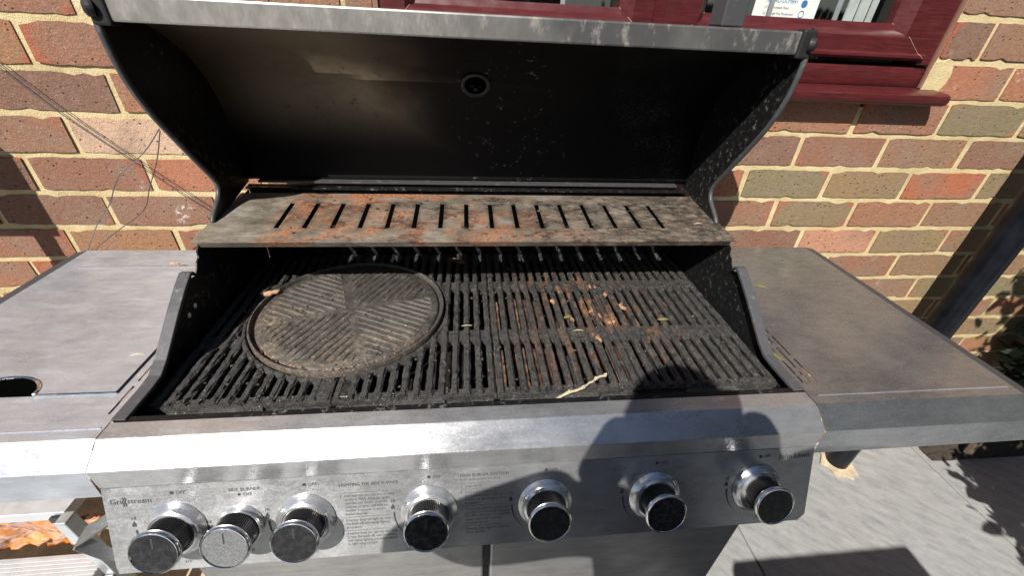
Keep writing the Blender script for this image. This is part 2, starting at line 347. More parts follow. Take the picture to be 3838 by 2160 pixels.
# ------------------------------------------------------------------ object helpers
def empty(name, loc, label=None, cat=None, group=None, kind=None):
    o = bpy.data.objects.new(name, None); COL.objects.link(o); o.location = loc; o.empty_display_size = .05
    tag(o, label, cat, group, kind); return o
def tag(o, label=None, cat=None, group=None, kind=None):
    if label: o['label'] = label
    if cat: o['category'] = cat
    if group: o['group'] = group
    if kind: o['kind'] = kind
    return o
def wpos(o):
    v = Vector((0, 0, 0))
    while o: v = v + o.location; o = o.parent
    return v
class MB:
    """mesh builder in world coordinates (z measured from the patio)"""
    def __init__(s): s.v = []; s.f = []; s.mi = []
    def add(s, vs, fs, mi=0):
        b = len(s.v); s.v += [Vector(v) for v in vs]; s.f += [tuple(i + b for i in f) for f in fs]; s.mi += [mi] * len(fs); return s
    def box(s, a, b, mi=0, M4=None):
        x0, y0, z0 = [min(a[i], b[i]) for i in range(3)]; x1, y1, z1 = [max(a[i], b[i]) for i in range(3)]
        vs = [(x0, y0, z0), (x1, y0, z0), (x1, y1, z0), (x0, y1, z0), (x0, y0, z1), (x1, y0, z1), (x1, y1, z1), (x0, y1, z1)]
        if M4: vs = [M4 @ Vector(v) for v in vs]
        return s.add(vs, [(3, 2, 1, 0), (4, 5, 6, 7), (0, 1, 5, 4), (1, 2, 6, 5), (2, 3, 7, 6), (3, 0, 4, 7)], mi)
    def prism(s, poly, axis, a, b, mi=0):
        """extrude a 2-D polygon along an axis; for 'x' the polygon is (y,z), for 'z' (x,y), for 'y' (x,z)"""
        def P(p, t): return {'x': (t, p[0], p[1]), 'y': (p[0], t, p[1]), 'z': (p[0], p[1], t)}[axis]
        n = len(poly); vs = [P(p, a) for p in poly] + [P(p, b) for p in poly]
        fs = [tuple(range(n)), tuple(range(2 * n - 1, n - 1, -1))] + [(i, i + n, (i + 1) % n + n, (i + 1) % n) for i in range(n)]
        return s.add(vs, fs, mi)
    def tube(s, pts, r, n=8, caps=True, mi=0):
        pts = [Vector(p) for p in pts]; m = len(pts); rr = r if hasattr(r, '__len__') else [r] * m
        vs = []; up = None
        for i, p in enumerate(pts):
            t = (pts[min(i + 1, m - 1)] - pts[max(i - 1, 0)]).normalized()
            if up is None: up = t.orthogonal().normalized()
            up = (up - t * up.dot(t)).normalized(); sd = t.cross(up)
            for j in range(n):
                a = 2 * math.pi * j / n; vs.append(p + (up * math.cos(a) + sd * math.sin(a)) * rr[i])
        fs = [(i * n + j, i * n + (j + 1) % n, (i + 1) * n + (j + 1) % n, (i + 1) * n + j) for i in range(m - 1) for j in range(n)]
        if caps: fs += [tuple(range(n - 1, -1, -1)), tuple((m - 1) * n + j for j in range(n))]
        return s.add(vs, fs, mi)
    def lathe(s, prof, c, axis, n=48, mi=0):
        """revolve (r,h) profile about axis through c"""
        c = Vector(c); ax = Vector(axis).normalized(); u = ax.orthogonal().normalized(); v = ax.cross(u); vs = []
        for r, h in prof:
            for j in range(n):
                a = 2 * math.pi * j / n; vs.append(c + ax * h + (u * math.cos(a) + v * math.sin(a)) * r)
        m = len(prof)
        fs = [(i * n + j, i * n + (j + 1) % n, (i + 1) * n + (j + 1) % n, (i + 1) * n + j) for i in range(m - 1) for j in range(n)]
        return s.add(vs, fs, mi)
    def build(s, name, mat, parent=None, smooth=False, bevel=0, base=None, segs=2, weld=False):
        me = bpy.data.meshes.new(name)
        org = wpos(parent) if parent else (Vector(base) if base else Vector((0, 0, 0)))
        me.from_pydata([v - org for v in s.v], [], s.f)
        bm = bmesh.new(); bm.from_mesh(me)
        if weld: bmesh.ops.remove_doubles(bm, verts=bm.verts, dist=1e-5)
        else: bmesh.ops.recalc_face_normals(bm, faces=bm.faces)
        loose = [v for v in bm.verts if not v.link_faces]
        if loose: bmesh.ops.delete(bm, geom=loose, context='VERTS')
        if bevel:
            ed = [e for e in bm.edges if len(e.link_faces) == 2 and e.calc_face_angle(0) > .5]
            bmesh.ops.bevel(bm, geom=ed, offset=bevel, segments=segs, affect='EDGES', profile=.5, clamp_overlap=True)
        bm.to_mesh(me); bm.free()
        ms = mat if isinstance(mat, (list, tuple)) else [mat]
        for m in ms: me.materials.append(m)
        if len(ms) > 1 and not bevel:
            for p, i in zip(me.polygons, s.mi): p.material_index = i
        if smooth:
            for p in me.polygons: p.use_smooth = True
        o = bpy.data.objects.new(name, me); COL.objects.link(o)
        if parent: o.parent = parent
        elif base: o.location = base
        return o
def smooth_angle(o, ang=40):
    me = o.data
    for p in me.polygons: p.use_smooth = True
    bm = bmesh.new(); bm.from_mesh(me)
    for e in bm.edges: e.smooth = not (len(e.link_faces) == 2 and e.calc_face_angle(0) > math.radians(ang))
    bm.to_mesh(me); bm.free(); return o
def z(v): return v + Z0
def YZ(pts): return [(a, b + Z0) for a, b in pts]
def curve_pts(ctrl, n=8):
    """Catmull-Rom through control points"""
    P = [Vector(p) for p in ctrl]; P = [P[0] * 2 - P[1]] + P + [P[-1] * 2 - P[-2]]; out = []
    for i in range(1, len(P) - 2):
        for j in range(n):
            t = j / n; a, b, c, d = P[i - 1], P[i], P[i + 1], P[i + 2]
            out.append(.5 * ((2 * b) + (c - a) * t + (2 * a - 5 * b + 4 * c - d) * t * t + (3 * b - a - 3 * c + d) * t ** 3))
    out.append(P[-2]); return out
def text_mesh(body, size, extrude=0., align='LEFT', spacing=1.0):
    cu = bpy.data.curves.new('txt', 'FONT'); cu.body = body; cu.size = size; cu.extrude = extrude; cu.align_x = align; cu.space_line = spacing
    cu.resolution_u = 2
    o = bpy.data.objects.new('txt', cu); COL.objects.link(o)
    me = bpy.data.meshes.new_from_object(o.evaluated_get(bpy.context.evaluated_depsgraph_get()))
    bpy.data.objects.remove(o); bpy.data.curves.remove(cu); return me
def text_obj(name, body, size, mat, parent, origin, xdir, ydir, extrude=0., align='LEFT', spacing=1., sx=1.):
    me = text_mesh(body, size, extrude, align, spacing); me.name = name; me.materials.clear(); me.materials.append(mat)
    X = Vector(xdir).normalized(); Y = Vector(ydir).normalized(); Zd = X.cross(Y)
    m = Matrix((X * sx, Y, Zd)).transposed()
    org = wpos(parent)
    for v in me.vertices: v.co = m @ v.co + Vector(origin) - org
    o = bpy.data.objects.new(name, me); COL.objects.link(o); o.parent = parent; return o

# ================================================================== GROUND
g = MB(); g.add([(-60, -60, -.03), (60, -60, -.03), (60, 60, -.03), (-60, 60, -.03)], [(0, 1, 2, 3)])
tag(g.build('ground', M['lawn']), kind='structure')
patio = MB().box((-5, -2.2, -.025), (5, .02, -.012)).build('patio', M['grout']); tag(patio, kind='structure')
sx0 = .086 - .89 * 4
for i in range(7):
    for j in range(4):
        x0 = sx0 + i * .89; y1 = -.02 - j * .6
        MB().box((x0 + .0025, y1 - .595, -.012), (x0 + .8875, y1, 0)).build('paving_slab', M['slab'], patio, bevel=.0015, segs=1)
cs = MB().box((-2.9, -.47, 0.0015), (-1.52, .0, .012)); tag(cs.build('cement_strip', M['cement'], bevel=.004, base=(-2.2, -.2, 0)), kind='structure')

# ================================================================== BRICK WALL
H = .0802; L = .225; JB = .012; JP = .0105
WX0, WX1, WZ0 = -.955, .236, z(.105)          # window opening
wall = empty('brick_wall', (-.4, .05, 0), 'multi-coloured brick house wall with sandy mortar behind the barbecue', 'wall')
mo = MB(); yb = .0028
mo.box((-3.6, yb, -.02), (2.6, .11, z(.062)))
mo.box((-3.6, yb + .0004, z(.062)), (WX0, .11, 2.75)); mo.box((WX1, yb + .0004, z(.062)), (2.6, .11, 2.75))
mort = mo.build('mortar', M['mortar'], wall)
def unit_brick(seed):
    r = random.Random(seed); bm = bmesh.new(); bmesh.ops.create_cube(bm, size=1)
    bmesh.ops.subdivide_edges(bm, edges=[e for e in bm.edges if abs((e.verts[0].co - e.verts[1].co).x) > .5], cuts=11)
    for v in bm.verts:
        ex = abs(v.co.x) > .49; ez = abs(v.co.z) > .49; f = v.co.y < -.4
        if ex: v.co.x += r.uniform(-.004, .005)
        if ez: v.co.z += math.copysign(1, v.co.z) * (r.uniform(-.017, .017) - (.07 if r.random() < .04 else 0))
        if f: v.co.y += r.uniform(-.006, .006)
        if ex and ez: v.co.x *= r.uniform(.975, .997); v.co.z *= r.uniform(.88, .99)
    me = bpy.data.meshes.new('brick'); bm.to_mesh(me); bm.free(); me.materials.append(M['brick'])
    return me
UB = [unit_brick(s) for s in range(9)]
rest = MB(); rb = random.Random(3); nb = 0
TONES = [0., .05, .1, .16, .16, .24, .24, .32, .4, .48, .48, .55, .88, .95]
for kk in range(-19, 15):
    zt = z(-kk * H); zb = zt - H; zc = (zt + zb) / 2
    off = 0 if kk % 2 == 0 else .5
    for i in range(-15, 11):
        xa = (i + off) * L; xb = xa + L
        segs = [(xa, xb)]
        if zc > WZ0 - .03:
            segs = []
            if xa < WX0: segs.append((xa, min(xb, WX0)))
            if xb > WX1: segs.append((max(xa, WX1), xb))
        for (a, b) in segs:
            if b - a < .03: continue
            cx = (a + b) / 2; l = b - a - JP; h = H - JB
            vis = (z(-.75) < zc < z(.36)) and (-2.05 < cx < 1.16) and not (-1.12 < cx < -.5 and z(-.2) > zc) and not(-1.0 < cx < -.35)
            if vis:
                o = bpy.data.objects.new('brick', rb.choice(UB)); COL.objects.link(o); o.parent = wall
                o.location = Vector((cx + rb.uniform(-.0015, .0015), .0315 + rb.uniform(-.0012, .0016), zc + rb.uniform(-.001, .001))) - wall.location
                o.scale = (l, .063, h); o.rotation_euler = (0, rb.uniform(-.004, .004), 0)
                tn = rb.choice(TONES)
                if cx > -.2 and rb.random() < .22: tn = rb.choice([.62, .7, .78])
                if abs(cx + 1.42) < .09 and abs(zc - z(-.04)) < .03: tn = 1.
                o['tone'] = tn; nb += 1
            else:
                rest.box((a + JP / 2, .0005, zb + JB / 2), (b - JP / 2, .06, zt - JB / 2))
ro = rest.build('brick_courses', M['brick'], wall); ro['kind'] = 'stuff'; ro['tone'] = .2
# mortar smear beside the window jamb
MB().prism([(.2365, z(.094)), (.255, z(.092)), (.272, z(.094)), (.284, z(.10)), (.292, z(.118)), (.294, z(.135)), (.288, z(.152)), (.280, z(.162)), (.268, z(.166)), (.258, z(.160)), (.248, z(.162)), (.2365, z(.158))], 'y', -.001, .02).build('mortar_smear', M['mortar'], wall, bevel=.001, segs=1)

# ================================================================== WINDOW
win = empty('window', (-.36, .04, z(.1)), 'dark red woodgrain casement window with a projecting sill', 'window')
def rail(poly_yz, x0, x1, name, par=win, mat='wood'):
    return smooth_angle(MB().prism(YZ(poly_yz), 'x', x0, x1).build(name, M[mat], par), 30)
ZT = 1.0
# outer frame
rail([(.012, .1062), (.010, .110), (.010, .140), (.013, .146), (.03, .1498), (.075, .1498), (.075, .1062)], WX0, WX1, 'frame_rail')
for x0, x1 in ((WX0, -.925), (-.43, -.392), (.200, WX1)):
    MB().box((x0, .0045, z(.150)), (x1, .0745, z(ZT))).build('frame_post', M['wood'], win, bevel=.003)
for sx_a, ga, gb, sx_b in ((-.938, -.879, -.486, -.424), (-.400, -.307, .117, .204)):
    sash = rail([(.004, .158), (-.004, .163), (-.004, .168), (.001, .172), (.001, .200), (.006, .206), (.020, .212), (.026, .224), (.06, .224), (.06, .158)], sx_a, sx_b, 'sash')
    for x0, x1 in ((sx_a, ga), (gb, sx_b)):
        m_ = MB(); cxx = (x0 + x1) / 2; inn = x1 if x0 == sx_a else x0; outr = x0 if x0 == sx_a else x1; sg = 1 if inn > outr else -1
        prof = [(outr, .0015), (inn - sg * .022, .0015), (inn - sg * .016, .008), (inn - sg * .004, .022), (inn, .027), (inn, .0595), (outr, .0595)]
        m_.prism(prof, 'z', z(.1745), z(ZT)).build('sash_stile', M['wood'], sash)
    # pale mitre lines at the corners
    for xo, xi in ((sx_a, ga), (sx_b, gb)):
        pr_ = [(-.0046, .163), (-.0046, .168), (.0004, .1725), (.0004, .200), (.0052, .2065), (.0192, .2127), (.0252, .2245)]
        MB().tube([(xo + (xi - xo) * (c_ - .158) / .0665, b_, z(c_)) for b_, c_ in pr_], .0005, 5).build('mitre_joint', M['joint'], sash)
    MB().box((ga - .01, .04, z(.215)), (gb + .01, .044, z(ZT - .02))).build('pane', M['glass'], win)
    sp = MB(); sp.box((ga, .0442, z(.2243)), (ga + .010, .058, z(ZT))); sp.box((gb - .010, .0442, z(.2243)), (gb, .058, z(ZT))); sp.build('spacer_bar', M['rubber'], win)
    for fx in (.36, .72):
        xx = ga + (gb - ga) * fx
        MB().box((xx - .0045, .046, z(.2245)), (xx + .0045, .05, z(ZT))).build('glazing_bar', M['lead'], win)
MB().box((WX1 - .006, -.0005, z(.1065)), (WX1 + .0025, .0043, z(ZT))).build('sealant', M['seal'], win)
MB().box((WX0 - .0025, -.0005, z(.1065)), (WX0 + .006, .0043, z(ZT))).build('sealant', M['seal'], win)
sill = MB().prism(YZ([(-.047, .078), (-.050, .084), (-.048, .095), (-.040, .099), (.02, .106), (.075, .106), (.075, .074), (-.040, .074)]), 'x', -1.02, .268)
smooth_angle(sill.build('sill', M['wood'], win), 50)
rm = MB(); rm.add([(-1.3, .7, z(-.3)), (.6, .7, z(-.3)), (.6, .7, z(1.2)), (-1.3, .7, z(1.2)), (-1.3, .09, z(-.3)), (.6, .09, z(-.3)), (.6, .09, z(1.2)), (-1.3, .09, z(1.2))],
              [(0, 1, 2, 3), (0, 4, 5, 1), (1, 5, 6, 2), (3, 2, 6, 7), (0, 3, 7, 4)])
tag(rm.build('room_interior', M['room'], base=(-.3, .4, z(-.3))), kind='structure')
MB_s = MB().box((-.95, .078, z(.185)), (.23, .30, z(.205))); tag(MB_s.build('window_board', plain('white_board', (.6, .6, .58), .5), base=(-.3, .2, z(.2))), 'pale inner window board behind the glass', 'window board')
lf = empty('leaflet', (-.09, .092, z(.205)), 'white printed leaflet propped behind the window pane nearer the downpipe', 'leaflet')
MB().box((-.166, .09, z(.2055)), (-.018, .0905, z(.30))).build('sheet', M['paper'], lf)
for i, (tx, sz, mt) in enumerate((('No. AU-DLMB41', .0105, 'blue'), ('U10 Borrowash Feed', .0065, 'ink_faint'), ('by Clonagh Fire Prevention', .0065, 'ink_faint'))):
    text_obj('print', tx, sz, M[mt], lf, (-.142, .0896, z(.252 - i * .011)), (1, 0, 0), (0, 0, 1))
MB().lathe([(0, 0), (.007, 0)], (-.052, .0895, z(.252)), (0, -1, 0), 24).build('round_mark', M['blue'], lf)
MB().lathe([(.0055, 0), (.007, 0)], (-.052, .0895, z(.233)), (0, -1, 0), 24).build('ring_mark', M['blue'], lf)
bl = MB()
for i in range(5): bl.box((.062 + i * .014, .10 + .006 * (i % 2), z(.206)), (.0755 + i * .014, .104 + .006 * (i % 2), z(.95)))
tag(bl.build('window_blind', M['curtain'], base=(.1, .1, z(.2))), 'pale grey vertical blind hanging behind the window pane nearer the downpipe', 'blind')

# ================================================================== DOWNPIPE
dp = empty('downpipe', (.607, -.095, 0), 'black round plastic downpipe standing off the brick wall', 'downpipe')
MB().tube([(.607, -.095, 0.004), (.607, -.095, 2.75)], .036, 32).build('pipe', M['pipe'], dp, smooth=False)
smooth_angle(dp.children[0], 50)
pc = MB().tube([(.607, -.095, 1.9), (.607, -.095, 1.93)], .041, 28); pc.box((.587, -.062, 1.9), (.627, .0, 1.93)); pc.build('pipe_clip', M['pipe'], dp)
cl = MB(); n = 26; ring = []
for i in range(n):
    a = 2 * math.pi * i / n; r = .062 + random.uniform(-.011, .012); ring.append((.607 + math.cos(a) * r, -.1 + math.sin(a) * r))
cl.prism(ring, 'z', .0015, .007).build('mortar_collar', M['cement'], dp)

# ================================================================== BARBECUE
XL, XR = -1.233, -.3015
bbq = empty('gas_barbecue', (-.767, -.35, 0), 'open stainless steel gas barbecue with seven knobs and two side shelves', 'barbecue')

# --- firebox
fb = empty('firebox', (0, 0, 0)); fb.parent = bbq; fb.location = Vector((-.767, -.35, z(-.3))) - bbq.location
side = [(-.085, -.118), (-.285, -.136), (-.298, -.146), (-.300, -.156), (-.309, -.161), (-.315, -.170), (-.323, -.177), (-.333, -.176), (-.337, -.166), (-.342, -.1585), (-.350, -.1575),
        (-.372, -.170), (-.405, -.192), (-.434, -.213), (-.462, -.233), (-.482, -.2435), (-.505, -.2455), (-.556, -.2455), (-.556, -.46), (-.085, -.46)]
for nm, a, b in (('side_wall', XL + .0025, XL + .0045), ('side_wall', XR - .0045, XR - .0025)):
    MB().prism(YZ(side), 'x', a, b).build(nm, M['enamel'], fb)
# rolled rim along each side's top edge
rim = side[8:18]
for a, b in ((XL, XL + .017), (XR - .017, XR)):
    m_ = MB(); vs = []
    for (y_, z_) in rim:
        vs += [(a, y_, z(z_ + .0008)), (b, y_, z(z_ + .0008)), (b, y_ + .002, z(z_ - .0045)), (a, y_ + .002, z(z_ - .0045))]
    fs = []
    for i in range(len(rim) - 1):
        for j in range(4): fs.append((i * 4 + j, i * 4 + (j + 1) % 4, (i + 1) * 4 + (j + 1) % 4, (i + 1) * 4 + j))
    fs += [(0, 1, 2, 3), tuple((len(rim) - 1) * 4 + j for j in range(4))]
    m_.add(vs, fs).build('rim', M['rim'], fb, bevel=.001, segs=1)
bw = MB().box((XL + .005, -.085, z(-.46)), (XR - .005, -.078, z(-.108))); bw.box((XL + .005, -.097, z(-.113)), (XR - .005, -.085, z(-.109)))
bw.build('back_wall', M['enamel'], fb)
MB().box((XL + .005, -.555, z(-.47)), (XR - .005, -.079, z(-.455))).build('drip_floor', M['tray'], fb)
fw = MB().prism(YZ([(-.557, -.2475), (-.549, -.2475), (-.546, -.258), (-.546, -.46), (-.557, -.46)]), 'x', XL + .0046, XR - .0046)
fw.build('front_wall', M['enamel'], fb)
# burners under rusty covers
for i in range(6):
    bx = -1.155 + i * .155
    hc = MB(); pr = [(bx - .055, z(-.345)), (bx, z(-.315)), (bx + .055, z(-.345)), (bx + .053, z(-.347)), (bx, z(-.3175)), (bx - .053, z(-.347))]
    hc.prism(pr, 'y', -.53, -.12)
    hc.build('burner_cover', M['rust'] if i in (3, 4) else M['tray'], fb)
# rusty perforated end plate that shows in the gap in front of the grates
pp = MB().box((-.752, -.544, z(-.300)), (-.684, -.532, z(-.278))); pp.build('end_plate', M['rust'], fb)
for i in range(4):
    MB().lathe([(0, 0), (.0035, 0)], (-.742 + i * .016, -.5445, z(-.285 - .006 * (i % 2))), (0, -1, 0), 12).build('hole', M['rubber'], fb)
# pale discs painted as daylight through round holes in the left wall
for y_, z_ in ((-.352, -.216), (-.372, -.2205)):
    MB().lathe([(0, 0), (.0042, 0)], (XL + .0049, y_, z(z_)), (1, 0, 0), 16).build('hole_daylight_disc', M['paper'], fb)

# --- fascia rail and control panel
FP = [(-.5575, -.2472), (-.5815, -.2472), (-.612, -.2685), (-.6115, -.300)]
t_ = .0015
m_ = MB(); inner = [(-.5575, -.2487), (-.5808, -.2487), (-.6102, -.2692), (-.6097, -.300)]
m_.prism(YZ(FP + inner[::-1]), 'x', XL + .0005, XR - .0005)
m_.build('fascia_rail', M['steel'], bbq, bevel=.0006, segs=1)
pd = Vector((0, -.045, -.1105)).normalized(); pn = Vector((0, -.92615, .37716))
P0 = Vector((-.767, -.6115, z(-.301)))
cp = MB(); wl, wr = XL + .0015, XR - .0005
A = P0; B = P0 + pd * .119; C2 = B + Vector((0, .012, -.0165)); D2 = Vector((0, -.56, z(-.44)))
def pq(x, p): return (x, p.y, p.z)
ch = .010
B1 = B - pd * ch
vs = [pq(wl, A), pq(wr, A), pq(wr, B1), pq(wr - ch, B), pq(wl + ch * .2, B), pq(wl, B1), pq(wl + .004, C2), pq(wr - ch - .006, C2), pq(wl + .004, D2), pq(wr - ch - .006, D2), (wl, -.57, z(-.301)), (wr, -.57, z(-.301)), (wl, -.57, z(-.42)), (wr, -.57, z(-.42))]
cp.add(vs, [(0, 1, 2, 3, 4, 5), (4, 3, 7, 6), (6, 7, 9, 8), (0, 5, 12, 10), (1, 11, 13, 2), (2, 13, 9, 7, 3), (5, 4, 6, 8, 12), (0, 10, 11, 1)])
panel = cp.build('control_panel', M['steel'], bbq)
def PP(x, v, h=0): return Vector((x, P0.y, P0.z)) + pd * v + pn * h
# dark seams between the fascia and the shelves
for x_ in (XL, XR):
    MB().prism(YZ([(-.5575, -.2485), (-.579, -.2485), (-.6065, -.2690), (-.606, -.300), (-.57, -.300)]), 'x', x_ - .0004, x_ + .0004).build('seam', M['rubber'], bbq)
KX = [-1.1555, -1.0790, -1.0015, -.8470, -.6925, -.5380, -.3850]
KV = .060
for i, kx in enumerate(KX):
    kn = empty('knob', (0, 0, 0)); kn.parent = bbq; c = PP(kx, KV); kn.location = c - bbq.location
    small = i == 1
    rb_ = .0270 if small else .0365
    Lk = .040; ax = pn
    o = MB().lathe([(rb_, .0005), (rb_, .002), (rb_ - .003, .0045), (rb_ * .86, .0065), (.030 if not small else .024, .0095), (.0268 if not small else .0252, .011), (.0255, .010), (.0, .010)], c, ax, 56).build('bezel', M['bezel'], kn); smooth_angle(o, 35)
    gr = MB(); n = 64; prof = []
    vs = []
    for h in (.010, .0335):
        for j in range(n * 2):
            a = math.pi * j / n; r = .0246 - (.0013 if j % 2 else 0); u = ax.orthogonal().normalized(); v = ax.cross(u)
            vs.append(c + ax * h + (u * math.cos(a) + v * math.sin(a)) * r)
    N2 = n * 2
    gr.add(vs, [(j, (j + 1) % N2, N2 + (j + 1) % N2, N2 + j) for j in range(N2)] + [tuple(range(N2, 2 * N2))]); gr.build('grip', M['grip'], kn)
    o = MB().lathe([(.0235, .0328), (.0266, .0331), (.0281, .0345), (.0284, .0366), (.0278, .0386), (.0264, .0397), (.0254, .0396), (.0250, .0388)], c, ax, 64).build('cap_ring', M['chrome'], kn); smooth_angle(o, 40)
    fc = MB().lathe([(0, .0388), (.0249, .0388)], c, ax, 48).build('cap_face', M['face_worn' if small else 'face'], kn)
    up = -pd; mk = MB(); q = c + ax * .0390
    mk.add([q + Vector((-.0009, 0, 0)) + up * .006, q + Vector((.0009, 0, 0)) + up * .006, q + Vector((.0009, 0, 0)) + up * .020, q + Vector((-.0009, 0, 0)) + up * .020], [(0, 1, 2, 3)])
    mk.build('pointer', M['ink'], kn)
    # printed marks: OFF dot, HI flame, arc, LO
    tx = -pd
    dv = .0105 if not small else .0185
    MB().lathe([(0, .0003), (.0024 if not small else .0018, .0003)], PP(kx + .001, dv), pn, 20).build('off_dot', M['ink'], panel)
    text_obj('printed_word', 'OFF', .0062, M['ink'], panel, PP(kx + .0055, dv + .0022, .0003), (1, 0, 0), tx)
    if small: text_obj('printed_word', 'SIDE BURNER', .0062, M['ink'], panel, PP(kx - .011, .0135, .0003), (1, 0, 0), tx)
    hx = kx - (.0465 if not small else .0385); hv = .044 if not small else .056
    text_obj('printed_word', 'HI', .0055, M['ink'], panel, PP(hx - .002, hv, .0003), (1, 0, 0), tx)
    fl = [(0, .0085), (.0022, .0045), (.0026, .002), (.0016, 0), (.0004, .0022), (-.0008, 0), (-.0024, .0015), (-.0026, .0035), (-.0012, .0055)]
    f_ = MB(); f_.add([PP(hx + a, hv + .0105 - b, .0003) for a, b in fl], [tuple(range(len(fl)))]); f_.build('flame_mark', M['ink'], panel)
    arc = MB(); vs = []; ns = 14
    for j in range(ns + 1):
        a = math.radians(178 + j * 52 / ns); R0 = rb_ + .0085; wd = .0022 * (1 - j / ns) + .0003
        for rr in (R0 - wd * .5, R0 + wd * .5):
            vs.append(PP(kx + math.cos(a) * rr, KV + .0 - math.sin(a) * rr, .0003))
    arc.add(vs, [(2 * j, 2 * j + 1, 2 * j + 3, 2 * j + 2) for j in range(ns)]); arc.build('level_arc', M['ink'], panel)
    text_obj('printed_word', 'LO', .0055, M['ink'], panel, PP(kx + .004, KV + rb_ + .0135, .0003), (1, 0, 0), -pd)
text_obj('printed_logo', 'Gri', .0098, M['ink'], panel, PP(-1.2245, .0215, .0003), (1, 0, 0), -pd)
lg = MB()
for q in (0, .0026):
    pts = [(0, -.0085), (.0012, -.006), (-.0002, -.002), (.0012, .0015), (.0002, .004)]
    vs = []
    for a, b in pts: vs += [PP(-1.2103 + q + a - .0007, .0215 + b, .0003), PP(-1.2103 + q + a + .0008, .0215 + b, .0003)]
    lg.add(vs, [(2 * j, 2 * j + 1, 2 * j + 3, 2 * j + 2) for j in range(4)])
lg.build('printed_logo', M['ink'], panel)
text_obj('printed_logo', 'stream', .0098, M['ink'], panel, PP(-1.2053, .0215, .0003), (1, 0, 0), -pd)
text_obj('printed_logo', 'John Lewis', .0110, M['ink'], panel, PP(-.3555, .0155, .0003), (1, 0, 0), -pd)
def para(x0, x1, head, sub, items, v0):
    text_obj('printed_heading', head, .0062, M['ink'], panel, PP(x0, v0, .0003), (1, 0, 0), -pd, sx=.92)
    v = v0 + .0055
    if sub: text_obj('printed_words', sub, .0052, M['ink_faint'], panel, PP(x0, v, .0003), (1, 0, 0), -pd, sx=.85); v += .004
    else: v += .004
    for num, tx, nl in items:
        ln = MB(); ln.add([PP(x0, v, .0003), PP(x1, v, .0003), PP(x1, v + .0005, .0003), PP(x0, v + .0005, .0003)], [(0, 1, 2, 3)]); ln.build('printed_rule', M['ink_faint'], panel)
        v += .0062
        if num: text_obj('printed_words', num, .0054, M['ink'], panel, PP(x0, v, .0003), (1, 0, 0), -pd)
        text_obj('printed_words', tx, .0054, M['ink_faint'], panel, PP(x0 + .006, v, .0003), (1, 0, 0), -pd, spacing=.98, sx=.80)
        v += .0053 * (nl - 1) + .0028
para(-.959, -.899, 'LIGHTING THE SIDE BURNER', None, [('1', 'Push and turn the side burner knob\nslowly to MAX. Press the ignitor\nuntil the side burner is ignited,\ncontinue to press and hold for\nanother 5 seconds to ensure\nburner stays lit.', 6),
     ('2', 'If burner does not light up, turn\nthe knob off and repeat lighting\nprocedure.', 3), ('3', 'If burner does not light up after step\n2, turn the knob off, wait 5 minutes,\nand repeat lighting procedure above\nor light using a match.', 4)], .0165)
para(-.806, -.751, 'MAIN BURNER IGNITION', '(with spark ignition and pilot)', [('1', 'Open the lid.', 1), ('2', 'Press and turn the knob\nanticlockwise from "OFF" to\n"HIGH", to light the pilot then\nthe burner.', 4),
     ('3', 'If 5 seconds after the burner does\nnot light. Turn the knob clockwise\nto "OFF". And wait 5 minutes then\nrepeat steps 2 to 3 until the\nsuccessful ignition.', 5), ('!', 'Warning: Each requires a separate\nburner ignition.', 2)], .0135)

# --- side shelves
def shelf(name, xin, xout, mat, sg):
    """xin next to the firebox, xout at the outer end"""
    sh = empty(name, (0, 0, 0)); sh.parent = bbq; sh.location = Vector(((xin + xout) / 2, -.34, z(-.3))) - bbq.location
    zt, yb_, yf = z(-.247), -.100, -.5805
    xb = xout + sg * .0235
    top = MB(); vs = [(xin, yb_, zt), (xout, yb_, zt), (xout, yf, zt), (xin, yf, zt), (xin, yf - .031, zt - .0212), (xb, yf - .031, zt - .0212), (xb, yb_, zt - .0175),
                      (xin, yf - .033, zt - .066), (xb, yf - .033, zt - .066), (xb, yb_, zt - .066), (xin, yb_, zt - .066)]
    top.add(vs[:4], [(0, 1, 2, 3)])
    top2 = MB(); top2.add(vs, [(3, 2, 5, 4), (4, 5, 8, 7)])
    e1 = zt - .0045
    end = MB(); end.add([vs[2], vs[1], (xb, yb_, e1), (xb, yf, e1), vs[5], (xb + sg * .001, yb_, zt - .066), (xb + sg * .001, yf - .033, zt - .066)], [(0, 1, 2, 3), (0, 3, 4), (3, 2, 5, 6, 4)])
    return sh, vs, top, top2, end
shr, vs, top, top2, end = shelf('side_shelf', XR + .0005, .040, 'steel_right', 1)
# right top with louvre slots cut beside the firebox
SL = [(-.2700, -.4225, -.395), (-.2695, -.480, -.430), (-.2695, -.538, -.487), (-.2812, -.508, -.460), (-.2810, -.5390, -.5165), (-.2922, -.5232, -.4914), (-.2920, -.5395, -.5259), (-.2812, -.450, -.420), (-.2922, -.482, -.455)]
def slotted(xa, xb, ya, yb_, zt, slots, w=.0016):
    xs = sorted({xa, xb} | {s[0] - w for s in slots} | {s[0] + w for s in slots}); xs2 = []
    for x_ in xs:
        if not xs2 or x_ - xs2[-1] > 1e-5: xs2.append(x_)
    ys = sorted({ya, yb_} | {s[1] for s in slots} | {s[2] for s in slots}); m_ = MB()
    for i in range(len(xs2) - 1):
        for j in range(len(ys) - 1):
            cx, cy = (xs2[i] + xs2[i + 1]) / 2, (ys[j] + ys[j + 1]) / 2
            if any(abs(cx - s[0]) < w and s[1] < cy < s[2] for s in slots): continue
            m_.add([(xs2[i], ys[j], zt), (xs2[i + 1], ys[j], zt), (xs2[i + 1], ys[j + 1], zt), (xs2[i], ys[j + 1], zt)], [(0, 1, 2, 3)])
    bm_o = m_
    return bm_o
def weld(o):
    sm_ = o.modifiers.new('thick', 'SOLIDIFY'); sm_.thickness = .0012; sm_.offset = -1; return o
w2 = []
